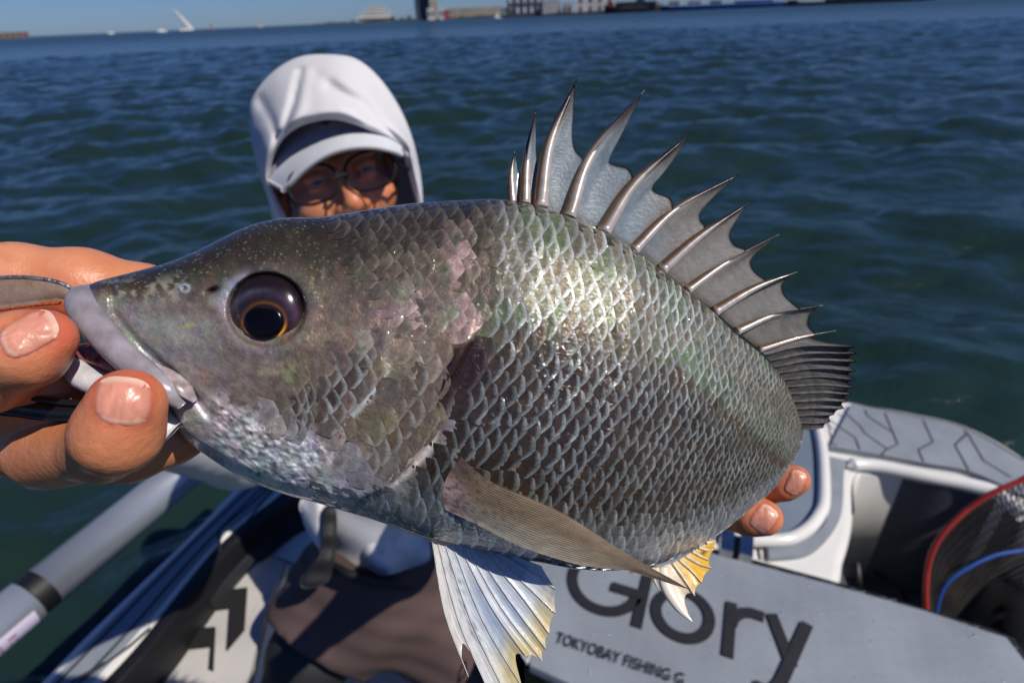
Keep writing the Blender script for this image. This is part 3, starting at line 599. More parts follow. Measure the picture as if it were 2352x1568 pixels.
def skinmat():
    m = mat('skin', (.54, .205, .085), .42, attr='Col',  bump=.4, bscale=420, bdist=.0007, sss=.18, coat=.06); n = m.node_tree.nodes; l = m.node_tree.links
    b = n['Principled BSDF']; vo = n.new('ShaderNodeTexVoronoi'); vo.feature = 'DISTANCE_TO_EDGE'; vo.inputs['Scale'].default_value = 900; tc = n.new('ShaderNodeTexCoord'); mp = n.new('ShaderNodeMapping'); mp.inputs['Scale'].default_value = (1, .45, 1); l.new(tc.outputs['Object'], mp.inputs[0]); l.new(mp.outputs[0], vo.inputs[0])
    bp = n.new('ShaderNodeBump'); bp.inputs['Strength'].default_value = .16; bp.inputs['Distance'].default_value = .0006; l.new(vo.outputs[0], bp.inputs['Height'])
    old = [k for k in l if k.to_node == b and k.to_socket.name == 'Normal'][0].from_node; l.new(old.outputs[0], bp.inputs['Normal']); l.new(bp.outputs[0], b.inputs['Normal']); return m
M_sk = skinmat(); n0 = 0; VV_, FF_ = [], []
for v, q in parts: VV_.append(v); FF_.append(q+n0); n0 += len(v)
VA = np.vstack(VV_); SX, SY = 1176+F*VA[:, 0]/VA[:, 2], 784-F*VA[:, 1]/VA[:, 2]
sc_ = np.zeros((len(VA), 3))+[.56, .215, .100]
nn_ = fbm(VA[:, 0]*60, VA[:, 1]*60, VA[:, 2]*60, 17); sc_ = lerp(sc_, [.62, .26, .14], ss(.45, .7, nn_)*.6)
for (x, y, r, s_) in ((292,880,100,.9),(300,840,70,.7),(130,740,80,.9),(170,760,60,.5),(150,740,60,.4),(1828,1110,40,.5),(1760,1200,45,.5),(830,470,26,.35),(905,440,26,.25)): sc_ = lerp(sc_, [.58, .125, .060], s_*np.exp(-((SX-x)**2+(SY-y)**2)/r**2)*(VA[:, 2] < 1))
for (x, y, w_, h_, r_, zm) in ((283,921,66,56,-6,.2),(66,766,42,70,-63,.2),(1828,1108,21,29,-25,.3),(1755,1191,27,32,-38,.3)):
    a_ = math.radians(r_); ux, uy = (SX-x)*math.cos(a_)-(SY-y)*math.sin(a_)*1.0, -(SX-x)*math.sin(a_)-(SY-y)*math.cos(a_); q_ = ((np.abs(ux)/w_)**3+(np.abs(uy)/h_)**3)**(1/3.); sc_ = lerp(sc_, [.44, .10, .05], np.exp(-((q_-1.06)/.10)**2)*.75*(VA[:, 2] < zm))
sc_ = lerp(sc_, [.40, .13, .05], ss(.5, .7, fbm(VA[:, 0]*170, VA[:, 1]*170, VA[:, 2]*170, 19))*.25)
bodym = mesh('body', c2w(VA), np.vstack(FF_), M_sk, man, col=sc_)
# finger nails: curved plates
M_nail = mat('finger nail', (.58, .25, .17), .32, attr='Col', bump=.15, bscale=500, coat=.35, sss=.1); 
def proj(x, y, f, d0, d1, n=140):             # first surface of a distance field along the sight line
    t = np.linspace(d0, d1, n); X = cp(np.asarray(x)[..., None]+0*t, np.asarray(y)[..., None]+0*t, np.broadcast_to(t, np.shape(x)+(n,))); D = f(X); i = np.argmax(D < 0, -1); return t[i]
def nail(cx, cy, w_, l_, rot, f, d0, d1, parent, sq=3.0, lift=.0006, label=None):
    u, v = np.meshgrid(np.linspace(-1, 1, 15), np.linspace(-1, 1, 15), indexing='ij')
    # rounded square outline; v=+1 is the free edge
    k = (np.abs(u)**sq+np.abs(v)**sq)**(1/sq); mxx = np.maximum(np.abs(u), np.abs(v)); sc = np.where(k > 0, mxx/np.maximum(k, 1e-6), 1); a, b = u*sc*w_, v*sc*l_
    x = cx+a*math.cos(rot)-b*math.sin(rot); y = cy-(a*math.sin(rot)+b*math.cos(rot))
    d = proj(x, y, f, d0, d1); d = np.where(np.abs(d-np.median(d)) < .008, d, np.median(d))
    for _ in range(4): d[1:-1, 1:-1] = (d[:-2, 1:-1]+d[2:, 1:-1]+d[1:-1, :-2]+d[1:-1, 2:])/4
    e = np.maximum(np.abs(u), np.abs(v)); v3 = P(x, y, d-lift*(1-e**6)-.00015).reshape(-1, 3)
    nc = lerp(np.zeros((15, 15, 3))+[.60, .25, .17], [.72, .50, .38], ss(.72, .95, v)); nc = lerp(nc, [.66, .40, .31], ss(-.72, -.9, v)); nc = lerp(nc, [.40, .13, .075], ss(.90, 1.0, e)*(v < .85)); nc = nc*(.85+.3*vnoise(u*9, v*2, cx, 77))[..., None]
    o = mesh('fingernail', v3, gridf(15, 15), M_nail, parent, col=nc.reshape(-1, 3)); return o
nail(283, 921, 66, 56, math.radians(-6), fR, .132, .17, bodym)
nail(66, 766, 42, 70, math.radians(-63), fR, .132, .17, bodym)
nail(1828, 1108, 21, 29, math.radians(-25), fL, .235, .28, bodym); nail(1755, 1191, 27, 32, math.radians(-38), fL, .232, .28, bodym)
# hood: rings from the face opening round to the nape
M_cl = mat('white cotton', (.60, .595, .61), .85, var=.10, vscale=9, bump=.25, bscale=900, bdist=.0008); M_cap = mat('mauve cap cloth', (.36, .32, .39), .8, var=.3, vscale=40, bump=.3, bscale=600); M_blk2 = mat('black cloth', (.012, .012, .014), .7, bump=.3, bscale=300); M_fr = mat('black spectacle frame', (.006, .007, .009), .6, spec=.2)
rings = [
 [(655,500),(632,455),(617,408),(628,350),(655,308),(700,282),(760,271),(810,281),(850,297),(890,313),(922,338),(938,385),(950,430),(962,480),(955,560),(810,620),(690,580)],
 [(640,500),(618,440),(606,390),(616,330),(645,285),(695,255),(762,243),(815,255),(860,275),(905,300),(938,335),(952,385),(962,430),(970,480),(975,570),(810,640),(670,590)],
 [(622,480),(597,400),(586,330),(596,270),(632,205),(690,165),(765,152),(830,178),(875,222),(915,275),(946,330),(960,385),(968,430),(974,490),(990,590),(810,660),(650,600)],
 [(626,470),(592,380),(575,300),(577,232),(622,170),(688,131),(768,126),(822,138),(872,180),(915,242),(944,310),(962,385),(968,430),(973,490),(1000,600),(810,670),(645,600)],
 [(640,470),(612,390),(598,310),(602,250),(640,190),(700,155),(768,148),(820,160),(862,200),(900,262),(928,320),(944,390),(952,440),(960,500),(985,610),(810,680),(660,610)],
 [(700,450),(690,390),(680,330),(684,290),(700,250),(735,230),(770,225),(800,232),(830,255),(850,300),(865,340),(875,390),(885,440),(895,490),(900,560),(810,600),(730,560)]]
rd = [[.755,.748,.735,.715,.695,.682,.676,.680,.688,.700,.722,.745,.757,.765,.78,.80,.77],.0,[.785,.775,.765,.750,.735,.728,.722,.726,.735,.745,.755,.768,.775,.785,.80,.82,.80],None,None,None]
rd[1] = [q-.004 for q in rd[0]]; rd[3] = [q+.035 for q in rd[2]]; rd[4] = [q+.10 for q in rd[2]]; rd[5] = [q+.15 for q in rd[2]]
R3 = np.array([[(*p, d) for p, d in zip(r, dd)] for r, dd in zip(rings, rd)]); n1 = 120
dense = np.array([spl(r, n1, True) for r in R3]); dense2 = np.stack([spl(dense[:, k], 60) for k in range(n1)], 1)
A_ = np.linspace(0, 1, 60)[:, None]; Tn = np.linspace(0, 1, n1)[None]
xx, yy, dd = dense2[..., 0], dense2[..., 1], dense2[..., 2]
fold = lambda path, w_, a: a*np.exp(-(pdist(xx, yy, path)[0]/w_)**2)
amp = ss(.0, .15, A_)*ss(.75, .5, A_)
dd = dd+1.15*amp*(fold([(755,200),(830,235),(890,300),(930,345)], 13, .011)+fold([(725,170),(770,200),(850,280)], 12, .005)+fold([(690,165),(672,240),(640,330)], 9, .012)-fold([(700,165),(690,240),(660,300)], 14, .006)+fold([(598,230),(625,280),(640,330)], 9, .008)-fold([(600,300),(620,360),(640,420)], 14, .004))+.004*(fbm(xx/40, yy/40, 0, 301)-.5)*amp
vo_ = P(xx, yy, dd).reshape(-1, 3); cen = P(800, 420, .82)[0]; vi_ = vo_+(cen-vo_)*.022; g = gridf(60, n1, wv=True)
rim = np.array([[k, (k+1) % n1, 60*n1+(k+1) % n1, 60*n1+k] for k in range(n1)])
mesh('hood', np.vstack([vo_, vi_]), np.vstack([g, g[:, ::-1]+60*n1, rim]), M_cl, man)
hem = dense2[1]; 
# cap
cap = empty('cap', P(790, 300, .70)[0]); par(cap, man)
def fC(X): p = toL(X); d = ell(p, (0, .040, -.014), (.074, .066, .070)); return np.maximum(d, -(p[..., 1]-.050-.10*np.clip(-p[..., 2], 0, 1)))
v, q = sdfmesh(fC, hc-[.13, .05, .14], hc+[.14, .19, .14], .004, 2); mesh('crown', c2w(v), q, M_cap, cap)
CF = True
up_ = spl([(614,414,.730),(640,385,.722),(680,352,.715),(735,322,.710),(790,303,.708),(845,298,.710),(890,308,.716),(925,336,.724)], 50); dn_ = spl([(650,434,.702),(670,413,.692),(704,380,.682),(750,351,.675),(800,336,.672),(850,333,.674),(893,340,.682),(922,351,.702)], 50)
fq = np.linspace(0, 1, 10)[:, None, None]; uq = up_[:38]; F3 = (uq+[0, 8, .006])[None]*(1-fq)+((uq-[760, 0, 0])*[.97, 1, 1]+[764, -56, .014])[None]*fq; F3[..., 2] -= .006*np.sin(fq[..., 0]*3.1); mesh('front_panel', P(F3[..., 0], F3[..., 1], F3[..., 2]), gridf(10, 38), M_cap, cap)
bq = np.linspace(0, 1, 14)[:, None, None]; B3 = up_[None]*(1-bq)+dn_[None]*bq; B3[..., 1] -= 9*np.sin(bq[..., 0]*math.pi)*np.sin(np.linspace(0, 1, 50)*math.pi)[None]
top_ = P(B3[..., 0], B3[..., 1], B3[..., 2]); bt = top_-np.array([0, 0, .0045]); g = gridf(14, 50); bd_ = [i*50 for i in range(14)]+[13*50+j for j in range(50)]+[i*50+49 for i in range(14)][::-1]+list(range(50))[::-1]
mesh('brim', np.vstack([top_, bt]), np.vstack([g, g[:, ::-1]+700, np.array([[a, b, b+700, a+700] for a, b in zip(bd_[:-1], bd_[1:])])]), mat('white brim cloth', (.56, .58, .61), .8, var=.08, vscale=30, bump=.2, bscale=900), cap)
eg = P(dn_[:, 0], dn_[:, 1], dn_[:, 2])-np.array([0, 0, .002]); MB().tube(eg, .0034, n=8).build('brim_piping', M_cl, cap)
em = P(pts([737, 757, 757, 738]), pts([273, 276, 283, 294]), .683); MB().add(np.vstack([em, em+np.array([0, .004, 0])]), [[0, 1, 2, 3], [7, 6, 5, 4], [0, 4, 5, 1], [1, 5, 6, 2], [2, 6, 7, 3], [3, 7, 4, 0]]).build('emblem', M_blk2, cap, smooth=False)
# spectacles
gl = empty('glasses', P(790, 405, .70)[0]); par(gl, man); M_len = bpy.data.materials.new('lens glass'); M_len.use_nodes = True; ln_ = M_len.node_tree; tr_ = ln_.nodes.new('ShaderNodeBsdfTransparent'); gs_ = ln_.nodes.new('ShaderNodeBsdfGlossy'); gs_.inputs['Roughness'].default_value = .03; ms_ = ln_.nodes.new('ShaderNodeMixShader'); ms_.inputs[0].default_value = .02
tr_.inputs[0].default_value = (.93, .93, .94, 1); ln_.links.new(tr_.outputs[0], ms_.inputs[1]); ln_.links.new(gs_.outputs[0], ms_.inputs[2]); ln_.links.new(ms_.outputs[0], ln_.nodes['Material Output'].inputs[0])
def lens(cx, cy, dq):
    th_ = np.linspace(0, 2*math.pi, 48, endpoint=False); a = 58*np.sign(np.cos(th_))*np.abs(np.cos(th_))**.8; b = 44*np.sign(np.sin(th_))*np.abs(np.sin(th_))**.85*(1-.0*a); r_ = math.radians(15)
    x = cx+a*math.cos(r_)+b*math.sin(r_); y = cy-(a*math.sin(r_)-b*math.cos(r_)); p = P(x, y, dq); MB().tube(np.vstack([p, p[:1]]), .0020, n=8, cap=False).build('frame', M_fr, gl)
    q = p.mean(0)+(p-p.mean(0))*.97; MB().add(np.vstack([q, q+(cen-q)*.01]), [list(range(48)), list(range(48, 96))[::-1]]+[[k, (k+1) % 48, 48+(k+1) % 48, 48+k] for k in range(48)]).build('lens', M_len, gl, smooth=False)
lens(720, 424, .696); lens(850, 391, .706)
MB().tube(P(pts([772, 785, 799]), pts([408, 402, 400]), pts([.694, .692, .702])), .0022, n=8).build('bridge', M_fr, gl)
for l in ([(905,372,.708),(930,385,.72),(948,395,.78)], [(664,436,.700),(650,445,.73),(640,450,.79)]):
    a = np.array(l); MB().tube(P(a[:, 0], a[:, 1], a[:, 2]), .0022, n=8).build('temple', M_fr, gl)
M_eyeb = mat('eye white', (.22, .15, .12), .3, coat=.2); M_iris = mat('dark iris', (.012, .008, .006), .1, coat=1)
for s_ in (1, -1):
    c = hc+HRt@np.array([s_*.032, .0050, .0745]); v = []; nn = 16
    u, w_ = np.meshgrid(np.linspace(-1, 1, 13), np.linspace(-1, 1, 7), indexing='ij'); L3 = np.stack([s_*.032+u*.0125, .0055+w_*.0020*(1-u*u), .0835-.004*u*u], -1).reshape(-1, 3)
    eo = mesh('eye', c2w(hc+L3@HRt.T), gridf(13, 7), M_eyeb, bodym); L4 = np.stack([s_*.032+u*.0048, .0055+w_*.0020*(1-.2*u*u), .0842-.0006*u*u], -1).reshape(-1, 3); mesh('iris', c2w(hc+L4@HRt.T), gridf(13, 7), M_iris, eo)
    br = np.array([[s_*(.014+.036*t), .030+.006*math.sin(t*2.6), .0905-.017*t*t] for t in np.linspace(0, 1, 12)]); MB().tube(c2w(hc+br@HRt.T), np.sin(np.linspace(.25, 2.9, 12))*.0032, n=6, flat=.6).build('eyebrow', mat('eyebrow hair', (.012, .009, .008), .7), bodym)
# jacket with sleeves
def wr_(X, s): return .006*np.sin(X[..., 0]*38+np.sin(X[..., 1]*22+s)*2.2)*np.sin(X[..., 1]*31+X[..., 2]*17+s)
hemN = np.array(cp(880, 1310, 1.06)); 
def fJ(X):
    d = chain(X, K([(830,640,.88),(870,800,.97),(885,1100,1.10),(862,1260,1.165),(880,1340,1.19)]), [.08, .145, .122, .100, .105], .06)
    for s_, e_, w_ in ((sR, eR, np.array(wR)*.75+np.array(eR)*.25), (sL, eL, np.array(wL)*.6+np.array(eL)*.4)):
        d = smin(d, chain(X, [tr[1], s_], [.10, .075], .03), .04); d = smin(d, chain(X, [s_, e_, w_], [.070, .060, .032], .02), .02)
    return np.maximum(d+wr_(X, 0), (cp(880, 1300, 1.1)[1]-.02)-X[..., 1])
v, q = sdfmesh(fJ, allp[:10].min(0)-.19, allp[:10].max(0)+.16, .011, 1); mesh('jacket', c2w(v), q, M_cl, man)
flap = [(778,1165),(784,1215),(800,1262),(835,1297),(880,1320),(930,1308),(982,1290),(990,1262),(978,1225),(975,1180),(920,1150),(840,1140)]
q3 = spl(flap, 80, True); cx_, cy_ = q3.mean(0); R_ = np.linspace(0, 1, 14)[:, None]; xx_ = cx_+(q3[:, 0]-cx_)*R_; yy_ = cy_+(q3[:, 1]-cy_)*R_; dz = 1.02-.035*(1-R_**3)+.016*np.sin(xx_/21+np.sin(yy_/28)*1.2)*R_+.012*fbm(xx_/30, yy_/30, 0, 88)
mesh('jacket_hem', np.vstack([P(xx_, yy_, dz), P(xx_, yy_, dz+.05)]), np.vstack([gridf(14, 80, wv=True), gridf(14, 80, wv=True)[:, ::-1]+14*80, np.array([[13*80+k, 13*80+(k+1) % 80, 27*80+(k+1) % 80, 27*80+k] for k in range(80)])]), M_cl, man)
flap2 = [(690,1150),(694,1190),(708,1225),(742,1268),(752,1225),(758,1165),(730,1130)]; q3 = spl(flap2, 60, True); cx_, cy_ = q3.mean(0); xx_ = cx_+(q3[:, 0]-cx_)*R_; yy_ = cy_+(q3[:, 1]-cy_)*R_; dz = 1.0-.02*(1-R_**3)+.008*np.sin(xx_/12)
mesh('jacket_side', np.vstack([P(xx_, yy_, dz), P(xx_, yy_, dz+.04)]), np.vstack([gridf(14, 60, wv=True), gridf(14, 60, wv=True)[:, ::-1]+840, np.array([[780+k, 780+(k+1) % 60, 1620+(k+1) % 60, 1620+k] for k in range(60)])]), M_cl, man)
# shorts, leggings, black strap
def fS(X):
    d = chain(X, K([(880,1255,1.15),(870,1330,1.17),(815,1370,1.18),(712,1500,1.125),(690,1560,1.12)]), [.125, .132, .130, .104, .108], .05); d = smin(d, chain(X, K([(890,1340,1.19),(960,1380,1.22),(1060,1500,1.20)]), [.12, .12, .10], .05), .03)
    p0 = np.array(cp(705, 1508, 1.03)); nx = np.array(cp(690, 1560, 1.12))-np.array(cp(815, 1370, 1.18)); nx /= np.linalg.norm(nx); cut = (X-p0)@nx-.0; return np.maximum(d+wr_(X, 2)*.8+.002*np.sin(X[..., 1]*120+X[..., 0]*60), np.where(X[..., 0] < cp(900, 0, 1.2)[0], cut, -1))
v, q = sdfmesh(fS, np.array(cp(690,1560,1.2))-[.2, .12, .22], np.array(cp(960,1330,1.2))+[.26, .16, .2], .009, 2); mesh('shorts', c2w(v), q, mat('brown shorts cloth', (.085, .052, .048), .85, var=.25, vscale=11, bump=.4, bscale=500), man)
def fG(X): return smin(chain(X, lR, [.10, .082, .062, .05], .02), chain(X, lL, [.10, .08, .062, .05], .02), .02)
v, q = sdfmesh(fG, np.vstack([lR, lL]).min(0)-.12, np.vstack([lR, lL]).max(0)+.12, .012, 1); mesh('leggings', c2w(v), q, M_blk2, man)
for nm, poly, d0 in (('strap', [(742,1168),(770,1165),(774,1230),(768,1290),(752,1335),(716,1350),(690,1345),(700,1310),(735,1280),(745,1230)], .965), ('waist_strap', [(745,1275),(800,1310),(870,1338),(945,1345),(938,1355),(860,1350),(790,1325),(742,1292)], .985)):
    q3 = spl(poly, 60, True); cx_, cy_ = q3.mean(0); xx_ = cx_+(q3[:, 0]-cx_)*R_; yy_ = cy_+(q3[:, 1]-cy_)*R_; dz = d0-.014*(1-R_**4)+.004*np.sin(yy_/9)
    mesh(nm, np.vstack([P(xx_, yy_, dz), P(xx_, yy_, dz+.03)]), np.vstack([gridf(14, 60, wv=True), gridf(14, 60, wv=True)[:, ::-1]+840, np.array([[780+k, 780+(k+1) % 60, 1620+(k+1) % 60, 1620+k] for k in range(60)])]), M_blk2, man)
# ------------------------------------------------------------------ lip gripper held in the right hand
grip = empty('lip_gripper', P(0, 800, .178)[0], 'ring shaped fish lip gripper, worn metal above and black below, in the angler\'s right hand', 'fishing tool')
M_gm = mat('worn metal plate', (.25, .155, .10), .42, .25, col2=(.33, .235, .18), vscale=120, bump=.3, bscale=300); M_edge = mat('bright worn edge', (.55, .54, .52), .3, .8, var=.6, vscale=500, bump=.5, bscale=900); M_gb = mat('black gripper plastic', (.010, .010, .011), .25, var=.4, vscale=300, bump=.5, bscale=500, bdist=.0006, coat=.4)
def band(name, outer, inner, d0, th_, m, parent):
    a, b = spl(outer, 40), spl(inner, 40); B_ = np.linspace(0, 1, 8)[:, None, None]; X = a[None]*(1-B_)+b[None]*B_; d = d0-.0012*np.sin(B_[..., 0]*math.pi)+0*X[..., 0]; g = gridf(8, 40)
    rm = [i*40 for i in range(8)]+[280+j for j in range(40)]+[i*40+39 for i in range(8)][::-1]+list(range(40))[::-1]
    return mesh(name, np.vstack([P(X[..., 0], X[..., 1], d), P(X[..., 0], X[..., 1], d+th_)]), np.vstack([g, g[:, ::-1]+320, np.array([[p, q, q+320, p+320] for p, q in zip(rm[:-1], rm[1:])])]), m, parent)
top_b = band('metal_band', [(-160,690),(-60,648),(20,637),(90,640),(150,655),(200,690)], [(-120,745),(-40,715),(20,705),(80,697),(140,690),(185,715)], .1735, .006, M_gm, grip)
q = spl([(-160,690),(-60,648),(20,637),(90,640),(150,655),(200,690)], 40); MB().tube(P(q[:, 0], q[:, 1], .1735), .0007, n=8).build('worn_rim', M_edge, grip)
q = spl([(-40,717),(20,707),(80,699),(140,694)], 30); MB().tube(P(q[:, 0], q[:, 1]+2, .1737), .0005, n=8).build('orange_rim', mat('orange gasket', (.34, .07, .02), .5, bump=.6, bscale=900), grip)
band('black_band', [(-160,820),(-60,935),(40,958),(110,966),(180,966),(250,960)], [(-120,800),(-40,880),(40,905),(110,920),(180,928),(250,930)], .1655, .008, M_gb, grip)
q = spl([(20,900),(70,912),(130,922),(190,926)], 30); MB().tube(P(q[:, 0], q[:, 1], .1645), .0010, n=8).build('scuffed_rim', M_gb, grip)
# ------------------------------------------------------------------ the fish
PAIR = pts([(200,655,196,690),(232,643,222,742),(300,626,285,815),(372,606,350,880),(440,580,392,950),(505,548,425,1008),(560,522,480,1050),(610,507,540,1088),
 (660,500,600,1116),(720,499,660,1137),(780,492,720,1152),(850,480,780,1170),(920,470,845,1189),(1000,462,910,1211),(1080,458,970,1233),(1150,457,1030,1249),
 (1230,470,1110,1266),(1300,493,1180,1279),(1370,522,1250,1293),(1440,560,1320,1306),(1510,612,1400,1310),(1570,660,1480,1303),(1635,712,1550,1283),(1690,765,1610,1253),
 (1740,805,1670,1213),(1780,845,1720,1172),(1806,882,1765,1135),(1825,925,1800,1095),(1838,962,1825,1055),(1847,990,1843,1015)])
NU, NV = 440, 230
S4 = spl(PAIR, 2000); mid = (S4[:, :2]+S4[:, 2:])/2
al = np.concatenate([[0], np.cumsum(np.hypot(*np.diff(mid, axis=0).T))]); al /= al[-1]
uu = np.linspace(0, 1, NU)
S = np.stack([np.interp(uu, al, S4[:, k]) for k in range(4)], 1)
vv = (1-np.cos(np.linspace(0, 1, NV)*math.pi))/2*.6+np.linspace(0, 1, NV)*.4
DX = S[:, 0:1]+(S[:, 2:3]-S[:, 0:1])*vv; DY = S[:, 1:2]+(S[:, 3:4]-S[:, 1:2])*vv
VV = np.broadcast_to(vv, DX.shape); UU = np.broadcast_to(uu[:, None], DX.shape)
def plane_depth(x, u):
    s = np.clip((x-1250)/597., 0, 1)
    return .171+.000020*(x-200)+.052*(1-np.sqrt(1-.985*s*s))
TK = lambda u: np.interp(u, [0, .02, .12, .25, .42, .6, .75, .88, .96, 1], [.003, .0065, .0125, .018, .0235, .0255, .024, .017, .010, .004])
mx_ = mid[np.searchsorted(al, uu).clip(0, 1999), 0]
PD = plane_depth(mx_, uu)[:, None]
bul = (1-np.abs(2*VV-1)**2.3).clip(0)**(1/2.0)
DEP = PD-TK(uu)[:, None]*bul
OPM = [(1105,560),(1100,680),(1092,770),(1062,830),(1022,890),(1012,930),(1012,965),(990,1005),(950,1060),(880,1125),(800,1160),(720,1152)]   # rear edge of the gill cover
PRE = [(880,760),(888,850),(850,910),(805,960),(775,1020),(745,1085),(700,1120)]                                    # edge of the inner gill plate
EYE = (612, 711)
def detail(x, y):                             # relief towards the viewer, metres
    d, s, t = pdist(x, y, OPM); sd = d*np.where(inpoly(x, y, OPM+[(560,1300),(0,1100),(0,400),(1000,400)]), 1, -1)
    h = .0024*ss(-5, 7, sd)*ss(720, 800, y)+.0005*np.exp(-(sd-14)**2/250)*ss(700, 800, y)
    d, s, t = pdist(x, y, PRE); sp = d*np.where(x < np.interp(y, [p[1] for p in PRE], [p[0] for p in PRE]), 1, -1)
    h = h+(.0010*ss(-6, 8, sp)*ss(745, 850, y)*ss(200, 60, d))*ss(1150, 1080, y)
    r = np.hypot(x-EYE[0], (y-EYE[1])*1.06)
    h = h+.0005*np.exp(-((r-108)/16)**2)-.0034*ss(95, 82, r)
    h = h-.0016*np.exp(-(((x-488)*.94+(y-667)*-.34)/15)**2-(((x-488)*.34+(y-667)*.94)/6)**2)*1.6      # nostril slit
    q = np.hypot(x-424, y-662); h = h+.0004*np.exp(-((q-9)/4)**2)-.0006*np.exp(-(q/4)**2)
    h = h+softpoly(x, y, [(500,920),(640,980),(760,1020),(730,1110),(820,1165),(600,1120),(480,1040)], 40)*.0016*(fbm(x/12, y/10, 0, 13, 3)-.5)
    h = h+.0009*(fbm(x/60, y/60, 0, 3)-.5)+.0005*(fbm(x/16, y/16, 0, 9, 3)-.5)*ss(1.05, .1, 0)
    h = h-.0014*np.exp(-(pdist(x, y, [(255,650),(262,720),(330,800),(400,860),(450,915),(475,950)])[0]/9)**2)  # groove over the upper lip
    return h
DT = detail(DX, DY)
edge = ss(0, .05, VV)*ss(1, .95, VV)
DEP = DEP-DT*edge
def srf(u, v):                                # sample the near flank: picture x, y, depth at (u, v)
    fu = np.clip(u, 0, 1)*(NU-1); fv = np.interp(v, vv, np.arange(NV))
    i = np.minimum(fu.astype(int), NU-2); j = np.minimum(fv.astype(int), NV-2); a = fu-i; b = fv-j
    g = lambda A: A[i, j]*(1-a)*(1-b)+A[i+1, j]*a*(1-b)+A[i, j+1]*(1-a)*b+A[i+1, j+1]*a*b
    return g(DX), g(DY), g(DEP)
